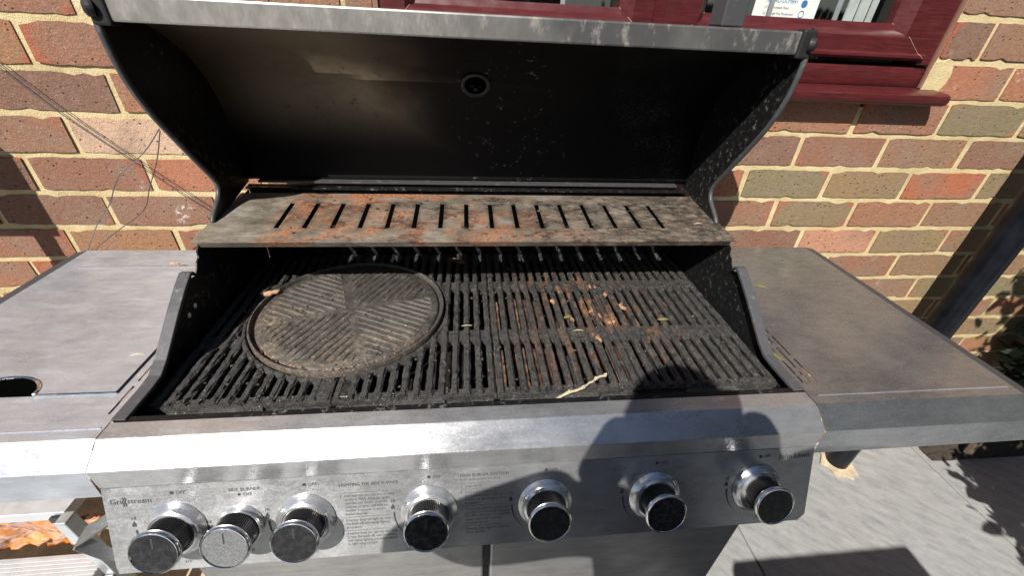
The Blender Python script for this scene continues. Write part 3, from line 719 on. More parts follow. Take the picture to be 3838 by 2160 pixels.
for s_ in SL: w2.append(s_)
# unify the slot columns so that the grid stays clean
cols = [-.2698, -.2812, -.2921]
SLn = [(min(cols, key=lambda c: abs(c - s[0])), s[1], s[2]) for s in SL]
weld(slotted(XR + .0005, .040, -.5805, -.100, z(-.247), SLn).build('shelf_top', M['steel_right'], shr, weld=True))
top2.build('front_lip', M['steel_right'], shr); end.build('end_lip', M['edge'], shr)
MB().box((XR + .014, -.5668, z(-.2468)), (.030, -.5652, z(-.2461))).build('pressed_line', M['steel_left'], shr)
br = MB().box((XR + .002, -.55, z(-.29)), (.03, -.53, z(-.256))); br.box((XR + .002, -.13, z(-.29)), (.03, -.11, z(-.256))); br.build('bracket', M['edge'], shr)
shl, vs, top, top2, end = shelf('side_shelf', XL - .0005, -1.573, 'steel_left', -1)
SLl = [(-1.2430, -.487, -.440), (-1.2430, -.544, -.4953), (-1.2535, -.56, -.53)]
SLl = [(-1.2430, -.487, -.440), (-1.2430, -.544, -.4953)]
weld(slotted(-1.573, XL - .0005, -.5805, -.100, z(-.247), SLl).build('shelf_top', M['steel_left'], shl, weld=True))
top2.build('front_lip', M['steel_left'], shl); end.build('end_lip', M['edge'], shl)
MB().box((-1.563, -.5668, z(-.2468)), (XL - .004, -.5652, z(-.2461))).build('pressed_line', M['steel_left'], shl)
# side burner cover: a slightly raised hinged plate with a thumb cut-out
cv = []; cx0, cx1, cy0, cy1 = -1.541, -1.2565, -.5085, -.1745
cut = [(-1.401 + .048 * math.cos(a), cy0 + .033 * math.sin(a)) for a in [math.pi * i / 16 for i in range(17)]]
poly = [(cx0, cy1), (cx0, cy0)] + cut[::-1] + [(cx1, cy0), (cx1, cy1)]
cover = MB().prism(poly, 'z', z(-.2465), z(-.2440)).build('burner_cover_plate', M['steel_left'], shl)
MB().prism(cut, 'z', z(-.2468), z(-.2462)).build('thumb_shade_sheet', M['hole_shade'], shl)  # flat black sheet painted as the shade under the cut-out
MB().tube([(a, b, z(-.2438)) for a, b in cut], .0021, 8).build('thumb_rim', M['chrome'], cover)
for e0, e1 in (((cx0 + .004, cy1, z(-.2442)), (cx1 - .002, cy1, z(-.2442))), ((-1.353, cy0, z(-.2447)), (cx1, cy0, z(-.2447)))): MB().tube([e0, e1], .0013, 8).build('bright_edge', M['chrome'], cover)
for a in (cx1 + .0005, cx0 - .0022): MB().box((a, cy0, z(-.2468)), (a + .0017, cy1, z(-.2464))).build('cover_gap', M['rubber'], shl)
# bottle-opener hook on the left end of the fascia
hk = MB(); hp = [(-1.2345, -.604, -.360), (-1.252, -.616, -.364), (-1.272, -.630, -.369), (-1.275, -.633, -.374), (-1.270, -.634, -.382), (-1.255, -.636, -.400), (-1.244, -.636, -.409), (-1.2345, -.634, -.413)]
vs = []
for i, (x_, y_, z_) in enumerate(hp):
    hw_ = (.008, .012, .011, .009, .008, .007, .005, .005)[i]; dx, dz = (.0008, .0022) if i < 3 else (.0016, .0012)
    vs += [(x_, y_ - hw_, z(z_)), (x_, y_ + hw_, z(z_ + .004)), (x_ + dx, y_ + hw_, z(z_ + .004 - dz)), (x_ + dx, y_ - hw_, z(z_ - dz))]
q = len(hp)
hk.add(vs, [(0, 1, 2, 3), tuple((q - 1) * 4 + j for j in range(4))] + [(i * 4 + j, i * 4 + (j + 1) % 4, i * 4 + 4 + (j + 1) % 4, i * 4 + 4 + j) for i in range(q - 1) for j in range(4)])
smooth_angle(hk.build('bottle_opener', M['steel_door'], bbq), 50)

# --- cabinet
cb = empty('cabinet', (0, 0, 0)); cb.parent = bbq; cb.location = Vector((-.767, -.35, .08)) - bbq.location
MB().box((-1.205, -.585, .12), (-.330, -.12, z(-.445))).build('carcass', M['edge'], cb)
for a, b in ((-1.20, -.7735), (-.7625, -.334)):
    d_ = MB().box((a, -.607, .15), (b, -.588, z(-.452))).build('door', M['steel_door'], cb, bevel=.004)
MB().box((-1.215, -.60, .085), (-.32, -.11, .1195)).build('base', M['edge'], cb)
for cx in (-1.17, -.365):
    for cy in (-.55, -.16):
        wh = MB().lathe([(0, -.012), (.036, -.012), (.04, -.008), (.04, .008), (.036, .012), (0, .012)], (cx, cy, .0405), (1, 0, 0), 24).build('castor', M['plastic'], cb)

# --- lid
lid = empty('lid', (0, 0, 0)); lid.parent = bbq; lid.location = Vector((-.767, -.09, z(-.1))) - bbq.location
front = curve_pts([(-.297, .202, 0), (-.304, .172, 0), (-.303, .136, 0), (-.294, .098, 0), (-.274, .058, 0), (-.243, .014, 0), (-.212, -.028, 0), (-.188, -.060, 0), (-.181, -.078, 0), (-.189, -.094, 0), (-.206, -.106, 0), (-.222, -.1165, 0), (-.231, -.126, 0)], 4)
back = [(-.205, -.128), (-.072, -.104), (-.070, -.06), (-.072, .0), (-.083, .055), (-.112, .108), (-.160, .150), (-.215, .178), (-.26, .192)]
prof = [(p.x, p.y) for p in front] + back
for a, b in ((XL, XL + .0035), (XR - .0035, XR)):
    o = MB().prism(YZ(prof), 'x', a, b).build('side_panel', M['enamel'], lid)
    # rolled edge along the opening
    pts = [((a + b) / 2, p.x + .002, z(p.y)) for p in front[1:]]
    smooth_angle(MB().tube(pts, .0043, 8).build('panel_edge', M['lidpaint'], lid), 60)
shell_in = curve_pts([(-.292, .172, 0), (-.262, .176, 0), (-.215, .164, 0), (-.160, .135, 0), (-.116, .094, 0), (-.091, .045, 0), (-.0815, -.005, 0), (-.0785, -.05, 0), (-.0785, -.098, 0)], 5)
vs = []; fs = []
for p in shell_in: vs += [(XL + .0036, p.x, z(p.y)), (XR - .0036, p.x, z(p.y))]
ns = len(shell_in)
m_ = MB(); m_.add(vs, [(2 * i, 2 * i + 1, 2 * i + 3, 2 * i + 2) for i in range(ns - 1)])
hood = m_.build('hood', M['lidin'], lid, smooth=True)
so_ = hood.modifiers.new('thick', 'SOLIDIFY'); so_.thickness = .003; so_.offset = 1; so_.use_even_offset = True
# lower inner ledge
lg2 = MB().box((XL + .03, -.093, z(-.1005)), (XR - .03, -.0795, z(-.0965))); lg2.build('inner_ledge', M['lidpaint'], lid)
# front bar of the lid with its black end caps and bolts
MB().box((XL + .021, -.306, z(.1685)), (XR - .021, -.289, z(.1975))).build('front_bar', M['bar'], lid, bevel=.0025)
for a, b, bx in ((XL - .001, XL + .0205, XL + .001), (XR - .0205, XR + .001, XR - .001)):
    cpo = MB().box((a, -.3075, z(.164)), (b, -.287, z(.2005))).build('end_cap', M['plastic'], lid, bevel=.003)
    MB().lathe([(0, .004), (.005, .0035), (.0085, .001), (.0095, -.003), (.0095, -.006)], (bx, -.309, z(.182)), (math.copysign(.8, bx + .767), -.6, 0), 20).build('bolt', M['plastic'], cpo)
for cx in (-1.118, -.4165):
    MB().box((cx - .0165, -.283, z(.1985)), (cx + .0165, -.245, z(.335))).build('handle_bracket', M['lidpaint'], lid, bevel=.002)
MB().tube([(-1.16, -.264, z(.347)), (-.375, -.264, z(.347))], .0125, 20).build('handle', M['chrome'], lid)
# thermometer stem in the hood
tc = Vector((-.7735, -.1185, z(.0925))); tn = Vector((0, -.79, -.61)).normalized()
MB().lathe([(.0255, -.001), (.026, .002), (.0225, .003), (.0195, .001), (.0190, -.004), (0, -.005)], tc + tn * .001, tn, 32).build('gauge_ring', M['lidpaint'], lid)
MB().lathe([(0, .0012), (.0192, .0012)], tc, tn, 32).build('gauge_shade_disc', M['hole_shade'], lid)  # flat black disc painted as the dark inside of the gauge hole
gs = MB().lathe([(0, .012), (.004, .011), (.0045, -.004)], tc, tn, 14); gs.tube([tc + Vector((-.011, 0, 0)) + tn * .003, tc + Vector((.011, 0, 0)) + tn * .003], .0018, 6); gs.build('gauge_stem', M['enamel'], lid)

# ================================================================== WARMING RACK
rk = empty('warming_rack', (-.767, -.2, z(-.13)), 'rusted slotted metal warming plate across the back of the barbecue', 'warming rack')
ya, yb_, za, zb = -.292, -.1105, -.1325, -.1155
def rz(y_): return z(za + (zb - za) * (y_ - ya) / (yb_ - ya))
xs = [XL - .004]; NS = 16
SX = [-1.1217 + (1.1217 - .4180) * i / (NS - 1) for i in range(NS)]
for c in SX: xs += [c - .0042, c + .0042]
xs += [XR + .006]
ys = [ya, -.247, -.151, yb_]
m_ = MB()
for i in range(len(xs) - 1):
    for j in range(3):
        if j == 1 and i % 2 == 1: continue
        m_.add([(xs[i], ys[j], rz(ys[j])), (xs[i + 1], ys[j], rz(ys[j])), (xs[i + 1], ys[j + 1], rz(ys[j + 1])), (xs[i], ys[j + 1], rz(ys[j + 1]))], [(0, 1, 2, 3)])
pl = m_.build('plate', M['rack'], rk, weld=True); weld(pl).modifiers[0].thickness = .0018
MB().prism([(ya + .0005, z(za - .0002)), (ya - .0016, z(za - .0006)), (ya + .004, z(za - .0115)), (ya + .0058, z(za - .011))], 'x', XL + .006, XR - .004).build('front_lip', M['rack'], rk)
MB().prism([(yb_ - .002, z(zb - .002)), (yb_, z(zb - .002)), (yb_, z(zb - .016)), (yb_ - .002, z(zb - .016))], 'x', XL + .006, XR - .006).build('back_lip', M['rack'], rk)

# ================================================================== COOKING GRATES
ZG = z(-.264); GC = Vector((-1.002, -.308)); GR = .1715
GX = [-1.2215, -.9845, -.7520, -.5300, -.3120]
GL = ['black cast iron grate half ringing the griddle, against the firebox wall by the side burner', 'black cast iron grate half ringing the round griddle on its knob-panel right half',
      'crusted cast iron grate with orange rust, between the griddle grates and the end grate', 'grey speckled cast iron grate against the firebox wall beside the louvred shelf']
GL[1] = 'black cast iron grate ringing the griddle beside the rust-stained grate'
rg = random.Random(11)
def clip_circle(x_, y0, y1, r):
    """parts of the segment y0..y1 at this x that lie outside the griddle circle"""
    dx = x_ - GC.x
    if abs(dx) >= r: return [(y0, y1)]
    h = math.sqrt(r * r - dx * dx); a, b = GC.y - h, GC.y + h; out = []
    if y0 < a: out.append((y0, min(y1, a)))
    if y1 > b: out.append((max(y0, b), y1))
    return [(p, q) for p, q in out if q - p > .004]
def bar_mesh(m_, x_, y0, y1, wd=.0110):
    n = max(3, int((y1 - y0) / .008)); sec = [(-wd / 2 + .001, -.0085), (-wd / 2, -.0016), (-.0038, .0004), (-.0027, .0020), (.0027, .0020), (.0038, .0004), (wd / 2, -.0016), (wd / 2 - .001, -.0085)]
    vs = []
    for i in range(n + 1):
        yy = y0 + (y1 - y0) * i / n
        for k_, (a, b) in enumerate(sec):
            j = .00055 if 0 < k_ < 7 else 0
            vs.append((x_ + a + rg.gauss(0, .0003), yy, ZG + b + rg.gauss(0, j)))
    q = len(sec)
    fs = [(i * q + j, i * q + (j + 1) % q, (i + 1) * q + (j + 1) % q, (i + 1) * q + j) for i in range(n) for j in range(q)]
    fs += [tuple(range(q)), tuple(n * q + j for j in range(q))]
    m_.add(vs, fs)
for gi in range(4):
    x0, x1 = GX[gi] + .0006, GX[gi + 1] - .0006
    gt = empty('cooking_grate', ((x0 + x1) / 2, -.31, ZG - .02), GL[gi], 'grate', 'cast iron cooking grates in the firebox')
    ring = gi < 2
    pitch = .0181; n = int(round((x1 - x0 - .012) / pitch)); pitch = (x1 - x0 - .012) / n
    bars = [x0 + .006 + pitch * i for i in range(n + 1)]; slots = [x0 + .006 + pitch * (i + .5) for i in range(n)]
    for i, bx in enumerate(bars):
        wd = .0110 if 0 < i < n else .0108
        segs = clip_circle(bx, -.519, -.094, GR) if ring else [(-.519, -.094)]
        if not segs: continue
        for a, b in segs:
            m_ = MB(); bar_mesh(m_, bx, a, b, wd); m_.build('bar', M['iron'], gt)
    # rails with scalloped edges make the rounded slot ends
    hw = (pitch - .0110) / 2 + .0002
    def rail_(ya_, yb2, sa, sb, nm):
        pts_a = []; pts_b = []
        for sx in slots:
            for t in range(7):
                an = math.pi * t / 6; pts_a.append((sx - hw * math.cos(an), ya_ + (hw * (math.sin(an) - 0) if sa else 0)))
                pts_b.append((sx - hw * math.cos(an), yb2 - (hw * math.sin(an) if sb else 0)))
        poly_a = [(x0, ya_)] + pts_a + [(x1, ya_)]; poly_b = [(x0, yb2)] + pts_b + [(x1, yb2)]
        m_ = MB(); vs = []; fs = []
        N_ = len(poly_a)
        keep = []
        for (a, b), (c, d) in zip(poly_a, poly_b): vs += [(a, b, ZG - .0024), (c, d, ZG - .0024), (a, b, ZG - .0115), (c, d, ZG - .0115)]
        for i in range(N_ - 1):
            xm = (poly_a[i][0] + poly_a[i + 1][0]) / 2; ym = (ya_ + yb2) / 2
            if ring and (xm - GC.x) ** 2 + (ym - GC.y) ** 2 < (GR + .002) ** 2: continue
            a = i * 4; b = a + 4
            fs += [(a, b, b + 1, a + 1), (a + 2, a + 3, b + 3, b + 2), (a, a + 2, b + 2, b), (a + 1, b + 1, b + 3, a + 3)]
        if fs: m_.add(vs, fs); m_.build(nm, M['iron'], gt)
    rail_(-.5215, -.5075 + hw, False, True, 'front_rail')
    rail_(-.397 - hw, -.371 + hw, True, True, 'cross_rail')
    rail_(-.236 - hw, -.212 + hw, True, True, 'cross_rail')
    rail_(-.108 - hw, -.093, True, False, 'back_rail')
    fl_ = MB().box((x0 + .004, -.5225, ZG - .021), (x1 - .004, -.518, ZG - .0116)); fl_.build('front_web', M['iron'], gt, bevel=.001, segs=1)
    # sloping name tab at the front with raised lettering
    tcx = (x0 + x1) / 2 + (-.012 if gi == 0 else .0)
    ty = Vector((0, .60, .80)).normalized()
    tb = MB(); o0 = Vector((tcx - .040, -.5205, ZG - .0035)); dn = Vector((0, -.019, -.0125)); ex_ = Vector((.080, 0, 0)); th = Vector((0, .002, -.005))
    tb.add([o0, o0 + ex_, o0 + ex_ + dn + Vector((.004, 0, 0)), o0 + dn - Vector((.004, 0, 0)), o0 + th, o0 + ex_ + th, o0 + ex_ + dn + th + Vector((.004, 0, 0)), o0 + dn + th - Vector((.004, 0, 0))],
           [(0, 3, 2, 1), (4, 5, 6, 7), (0, 1, 5, 4), (1, 2, 6, 5), (2, 3, 7, 6), (3, 0, 4, 7)])
    tab = tb.build('name_tab', M['iron'], gt, bevel=.0008, segs=1)
    text_obj('raised_lettering', 'Grillstream', .0125, M['iron'], tab, o0 + dn * .78 + Vector((.004, 0, 0)) + Vector((0, -.0004, .0009)), (1, 0, 0), -dn, extrude=.0011, sx=1.12)
    if ring:
        rm_ = MB(); vs = []; n = 96; pr_ = [(.1670, -.0035), (.1695, .0010), (.1730, .0010), (.1755, -.004), (.1755, -.0085), (.1670, -.0085)]
        ang = [2 * math.pi * j / n for j in range(n)]
        inside = [x0 - .002 <= GC.x + .171 * math.cos(a) <= x1 + .002 for a in ang]
        fs = []; q = len(pr_)
        for j, a in enumerate(ang):
            for r, h in pr_: vs.append((min(max(GC.x + r * math.cos(a), x0), x1), GC.y + r * math.sin(a), ZG + h))
        for j in range(n):
            k2 = (j + 1) % n
            if inside[j] and inside[k2]:
                for t in range(q): fs.append((j * q + t, k2 * q + t, k2 * q + (t + 1) % q, j * q + (t + 1) % q))
        rm_.add(vs, fs); smooth_angle(rm_.build('griddle_seat', M['iron'], gt), 40)
        # solid corner pads beside the seam
        xs_ = x1 - .020 if gi == 0 else x0
        if gi == 0: MB().box((x1 - .030, -.515, ZG - .01), (x1 - .001, -.483, ZG + .0008)).build('pad', M['iron'], gt, bevel=.001, segs=1)
        else: MB().box((x0 + .001, -.515, ZG - .01), (x0 + .026, -.483, ZG + .0004)).build('pad', M['tray'], gt, bevel=.001, segs=1)

# ================================================================== ROUND GRIDDLE
gd = empty('griddle_plate', (GC.x, GC.y, ZG), 'round ridged cast iron griddle plate caked with brown residue', 'griddle')
zt = ZG + .007
o = MB().lathe([(0, -.002), (.1520, -.002), (.1545, -.0035), (.1556, -.0075), (.1600, -.0075), (.1606, -.0012), (.1622, .0010), (.1642, .0008), (.1652, -.001), (.165, -.011), (0, -.011)], (GC.x, GC.y, zt), (0, 0, 1), 96).build('disc', M['griddle'], gd); smooth_angle(o, 45)
rd = MB(); th0 = math.radians(-27)
for q in range(4):
    d_ = Vector((math.cos(th0 + q * math.pi / 2), math.sin(th0 + q * math.pi / 2), 0)); e_ = Vector((-d_.y, d_.x, 0))
    for k_ in range(-11, 12):
        t = k_ * .0125; s0 = abs(t) + .010; s1 = math.sqrt(max(0, .143 ** 2 - t * t))
        if s1 - s0 < .012: continue
        c0 = Vector((GC.x, GC.y, zt - .0021)); n = max(2, int((s1 - s0) / .012)); vs = []
        for i in range(n + 1):
            s_ = s0 + (s1 - s0) * i / n; tp = .35 if i in (0, n) else 1.
            for a, b in ((-.0036, 0), (-.0020, .0026 * tp), (.0020, .0026 * tp), (.0036, 0)):
                vs.append(c0 + d_ * s_ + e_ * (t + a + rg.gauss(0, .0002)) + Vector((0, 0, b + (rg.gauss(0, .0003) if b else 0))))
        rd.add(vs, [(i * 4 + j, i * 4 + j + 1, i * 4 + 5 + j, i * 4 + 4 + j) for i in range(n) for j in range(3)] + [(0, 1, 2, 3), tuple(n * 4 + j for j in range(4))])
rd.build('ridges', M['griddle'], gd)
MB().lathe([(0, -.0012), (.0062, -.0012)], (GC.x + .1165, GC.y + .0585, zt), (0, 0, 1), 20).build('hanging_hole', M['rubber'], gd)

# ================================================================== DEBRIS
def blob(m_, c, r, rnd, sq=.6, ly=1.):
    bm = bmesh.new(); bmesh.ops.create_icosphere(bm, subdivisions=1, radius=r)
    vs = [Vector(c) + Vector((v.co.x * rnd.uniform(.4, 1.6), v.co.y * ly * rnd.uniform(.4, 1.6), v.co.z * sq * rnd.uniform(.5, 1.5))) for v in bm.verts]
    bm.verts.index_update(); m_.add(vs, [tuple(v.index for v in f.verts) for f in bm.faces]); bm.free()
rd_ = random.Random(21)
cr = MB()
for i in range(420):                                     # charred crumbs on the grates
    x_ = rd_.uniform(-1.2, -.33); y_ = rd_.uniform(-.515, -.11); 
    if (x_ - GC.x) ** 2 + (y_ - GC.y) ** 2 < .18 ** 2: continue
    blob(cr, (x_, y_, ZG + .0025), rd_.uniform(.0008, .0026), rd_)
for i in range(240):
    a = rd_.uniform(0, 6.28); r = .15 * math.sqrt(rd_.random()) if i < 120 else rd_.uniform(.146, .158)
    if i >= 120: a = rd_.uniform(-2.4, -.35)
    blob(cr, (GC.x + r * math.cos(a), GC.y + r * math.sin(a), zt + (.0 if i < 120 else -.003)), rd_.uniform(.0008, .0024), rd_)
for i in range(46):
    x_ = rd_.uniform(-1.1, -.36); y_ = rd_.choice([rd_.uniform(-.285, -.12), rd_.uniform(-.15, -.125)]); blob(cr, (x_, y_, rz(y_) + .001), rd_.uniform(.0012, .0045), rd_, .45)
tag(cr.build('charred_crumbs', M['crumb'], base=(-.8, -.3, ZG)), 'charred black crumbs scattered over the grates and griddle', 'crumbs', kind='stuff')
oc = MB()
for cx, cy, k_, sp_ in ((-.555, -.33, 7, .006), (-.52, -.275, 6, .006), (-.605, -.345, 4, .005), (-.575, -.395, 5, .006), (-.535, -.245, 5, .006), (-.495, -.31, 6, .007), (-.53, -.365, 4, .006), (-.56, -.23, 3, .008), (-.41, -.30, 2, .006), (-.37, -.345, 1, .003), (-.63, -.29, 3, .005)):
    for i in range(k_):
        blob(oc, (cx + rd_.gauss(0, sp_ * .8), cy + rd_.gauss(0, sp_ * 1.2), ZG + .0008), rd_.choice((.0018, .0025, .0035, .0058)), rd_, .30, rd_.uniform(1, 2.2))
for i in range(60):
    a = rd_.uniform(-2.3, -.4); r = rd_.uniform(.147, .157); blob(oc, (GC.x + r * math.cos(a), GC.y + r * math.sin(a), zt - .003), rd_.uniform(.0008, .0018), rd_)
tag(oc.build('food_crust', M['crust'], base=(-.55, -.33, ZG)), 'orange burnt food crust stuck on the grate bars', 'crust', kind='stuff')
def curled(name, c, ln, wd, rot, mat, label, lift=.004, cat='leaf', wav=.25):
    m_ = MB(); n, w_ = 9, 5; vs = []; Rm = Matrix.Rotation(rot, 3, 'Z')
    for i in range(n):
        t = i / (n - 1); hw_ = wd * math.sin(math.pi * (.06 + .9 * t)) ** .8 * rd_.uniform(.65, 1.15)
        for j in range(w_):
            s_ = (j / (w_ - 1) - .5) * 2
            p = Vector(((t - .5) * ln, s_ * hw_ * .5, lift * (s_ * s_) + wav * ln * .15 * math.sin(5 * t + s_) + rd_.uniform(-.0006, .0006) + .0015))
            vs.append(Rm @ p + Vector(c))
    m_.add(vs, [(i * w_ + j, i * w_ + j + 1, i * w_ + w_ + j + 1, i * w_ + w_ + j) for i in range(n - 1) for j in range(w_ - 1)])
    o = m_.build(name, mat, None, smooth=True, base=c); sm_ = o.modifiers.new('thick', 'SOLIDIFY'); sm_.thickness = .0006
    return tag(o, label, cat)
curled('dry_leaf', (-.816, -.146, ZG + .006), .036, .015, -.35, M['leafbrown'], 'curled dark brown leaf lying on the grate under the warming rack', .006)
curled('dead_leaf', (-1.155, -.262, ZG + .014), .030, .016, .5, M['leaftan'], 'crumbled tan leaf draped over the griddle rim', -.006)
curled('leaf_scrap', (-1.3605, -.1765, z(-.240)), .016, .008, .1, M['leaftan'], 'brown leaf scrap on the side burner cover by the hinge notch', .003)
curled('leaf_scrap', (-.2975, -.455, z(-.243)), .018, .007, 1.4, M['leaftan'], 'tan leaf scrap on the louvre slots beside the firebox rim', .003)
def sprig(c, ln, rot, label):
    m_ = MB(); Rm = Matrix.Rotation(rot, 3, 'Z'); st = [Rm @ Vector((t * ln, .0012 * math.sin(t * 4), .0008)) + Vector(c) for t in (0, .25, .5, .75, 1)]
    m_.tube(st, .0004, 5)
    for i in range(9):
        t = .1 + i * .1; b = Rm @ Vector((t * ln, 0, .001)) + Vector(c)
        for sg in (-1, 1):
            e = Rm @ Vector((t * ln + .005, sg * .0045, .0014)) + Vector(c); m_.tube([b, (b + e) / 2 + Vector((0, 0, .0004)), e], [.0003, .0005, .0002], 5)
    return tag(m_.build('conifer_sprig', M['sprig'], base=c), label, 'sprig')
sprig((-.447, -.362, ZG + .004), .020, .15, 'yellow-green conifer sprig on the grey speckled grate')
sprig((-.620, -.352, ZG + .004), .014, .6, 'dull green conifer sprig among the orange crust')
sprig((-.200, -.270, z(-.2466)), .018, -.45, 'small green conifer sprig lying alone on the louvred side shelf')
sprig((-.291, -.495, z(-.2466)), .026, 1.9, 'green conifer sprig caught along the louvre slots')
tw = MB(); tp = curve_pts([(-.678, -.5475, ZG + .006), (-.652, -.534, ZG + .009), (-.625, -.5225, ZG + .008), (-.600, -.505, ZG + .0075), (-.583, -.4975, ZG + .008)], 5)
tp = [q_ + Vector((rd_.gauss(0, .0006), rd_.gauss(0, .0006), rd_.gauss(0, .0003))) for q_ in tp]
tw.tube(tp, [.0021 - .0008 * i / len(tp) + .0007 * (i % 5 == 0) + rd_.uniform(-.0002, .0003) for i in range(len(tp))], 7)
for i, d_ in ((5, (.004, .005, .002)), (10, (-.003, -.004, .003)), (14, (.002, .005, .002)), (18, (.004, -.003, .002))):
    tw.tube([tp[i], tp[i] + Vector(d_)], [.0016, .0008], 6)
tag(tw.build('twig', M['twig'], base=tuple(tp[0])), 'pale knobbly twig lying across the front of the grates', 'twig')
for c, rot, lb in (((-.795, -.365, ZG + .004), .05, 'pale straw bit on the grate right beside the griddle'), ((-.60, -.385, ZG + .003), 0, 'pale straw bit on the rust-stained grate'), ((-.345, -.235, z(-.124)), .1, 'pale straw bit on the dark end of the warming rack'), ((-1.255 - .02, -.435, z(-.2437)), .2, 'white speck of straw on the side burner cover')):
    Rm = Matrix.Rotation(rot, 4, 'Z'); m_ = MB(); e = Rm @ Vector((.009, 0, 0)); m_.tube([Vector(c) - Vector(e), Vector(c) + Vector((0, .0008, .0006)), Vector(c) + Vector(e)], [.0005, .001, .0004], 6)
    tag(m_.build('straw_bit', M['twig'], base=c), lb, 'straw')

# ================================================================== WIRES BY THE LEFT WALL
def wire(pts, label, r=.0009):
    return tag(MB().tube(curve_pts(pts, 10), r, 6).build('thin_wire', M['wire'], base=pts[0]), label, 'wire', 'thin wires in front of the brick wall')
wire([(-1.66, -.006, z(.125)), (-1.568, -.008, z(.018)), (-1.480, -.009, z(-.073)), (-1.40, -.010, z(-.150)), (-1.355, -.012, z(-.19))], 'straight thin wire running down the brickwork to the barbecue lid, upper of a pair')
wire([(-1.66, -.004, z(.112)), (-1.575, -.006, z(.008)), (-1.485, -.007, z(-.082)), (-1.41, -.009, z(-.155)), (-1.36, -.012, z(-.197))], 'straight thin wire running down the brickwork to the barbecue lid, lower of a pair')
wire([(-1.322, -.13, z(.006)), (-1.365, -.125, z(-.035)), (-1.434, -.118, z(-.086)), (-1.475, -.115, z(-.14)), (-1.516, -.11, z(-.18)), (-1.577, -.098, z(-.255)), (-1.60, -.09, z(-.33))], 'looping grey wire from the lid to the shelf corner, the bulging one')
wire([(-1.322, -.13, z(.003)), (-1.352, -.122, z(-.05)), (-1.39, -.115, z(-.105)), (-1.425, -.11, z(-.155)), (-1.50, -.105, z(-.205)), (-1.566, -.096, z(-.255)), (-1.60, -.088, z(-.33))], 'looping grey wire from the lid to the shelf corner, the slacker one')

# ================================================================== STEP PLATFORM, FILM AND ADDED SHADOW TRESTLE (left)
st = empty('step_platform', (-1.95, -.42, 0), 'aluminium two-tread folding step under the side shelf', 'step')
def tread(x0, x1, y0, y1, zt_, nm, ribs=True):
    t_o = MB().box((x0, y0, zt_ - .03), (x1, y1, zt_ - .003)).build(nm, M['alu'], st, bevel=.002)
    if not ribs: return
    n = int((y1 - y0) / .0095); m_ = MB()
    for i in range(n):
        ya_ = y0 + .004 + i * (y1 - y0 - .008) / n; m_.box((x0 + .002, ya_, zt_ - .0032), (x1 - .002, ya_ + .0066, zt_ - .0018))
    m_.build('tread_ribs', M['alu'], t_o)
tread(-2.35, -1.70, -.62, -.333, z(-.975), 'tread')
tread(-2.35, -1.675, -.36, -.20, z(-.75), 'tread', False)
for x_ in (-1.668, -2.36):
    lg_ = MB().box((x_ - .012, -.385, .012), (x_ + .012, -.355, z(-.755))); lg_.build('leg', M['galv'], st, bevel=.003)
    MB().box((x_ - .016, -.39, .0125), (x_ + .016, -.35, .03)).build('foot', M['rubber'], st, bevel=.003)
    MB().box((x_ - .010, -.60, z(-1.010)), (x_ + .010, -.386, z(-.982))).build('side_rail', M['galv'], st, bevel=.002)
    MB().box((x_ - .012, -.60, .012), (x_ + .012, -.57, z(-1.0105))).build('leg', M['galv'], st, bevel=.003)
MB().box((-1.70, -.372, z(-.772)), (-1.676, -.362, z(-.757))).build('catch', M['rubber'], st, bevel=.002)
fm = MB(); NX, NY = 60, 40; vs = []; rf = random.Random(5)
for i in range(NX):
    for j in range(NY):
        u, v = i / (NX - 1), j / (NY - 1)
        x_ = -2.25 + u * (.60 - .085 * v * v); y_ = -.345 + .035 * v + .0; zz = z(-.785) - v * (.165 + .02 * math.sin(3 * u))
        cr_ = .5 + .5 * math.sin(u * 9 + v * 5)
        cz = max(0, min(1, (u - .45) * 6)); d = cz * (.006 * math.sin(u * 23 + v * 9 + 2 * math.sin(v * 7)) + .004 * math.sin(u * 51 - v * 17) + rf.gauss(0, .0007) + .003 * abs(math.sin(u * 71 + 5 * math.sin(v * 11))) - .003 * abs(math.sin(v * 33 + u * 40)))
        vs.append((x_, y_ + d, zz + .5 * d))
fm.add(vs, [(i * NY + j, (i + 1) * NY + j, (i + 1) * NY + j + 1, i * NY + j + 1) for i in range(NX - 1) for j in range(NY - 1)])
fo = fm.build('plastic_film', M['film'], base=(-2.0, -.33, z(-.92)), smooth=True); fo.modifiers.new('thick', 'SOLIDIFY').thickness = .0008
tag(fo, 'crumpled glossy orange plastic film tucked into the folding step', 'plastic film')
tr_ = empty('shadow_trestle', (-2.1, -.17, 0), 'pale timber trestle added out of view to shade the wall', 'trestle')  # unseen caster added for the shadow on the left wall
TY = -.19
MB().box((-2.7, TY - .012, z(-.035)), (-1.829, TY + .012, z(.142))).build('top_board', M['timber'], tr_, bevel=.003)
for x_ in (-2.66, -1.8425):
    MB().box((x_ - .0135, TY + .0125, .0125), (x_ + .0135, TY + .038, z(.13))).build('leg', M['timber'], tr_, bevel=.003)
MB().box((-2.70, TY + .0385, z(-.70)), (-1.80, TY + .055, z(-.64))).build('brace', M['timber'], tr_, bevel=.003)

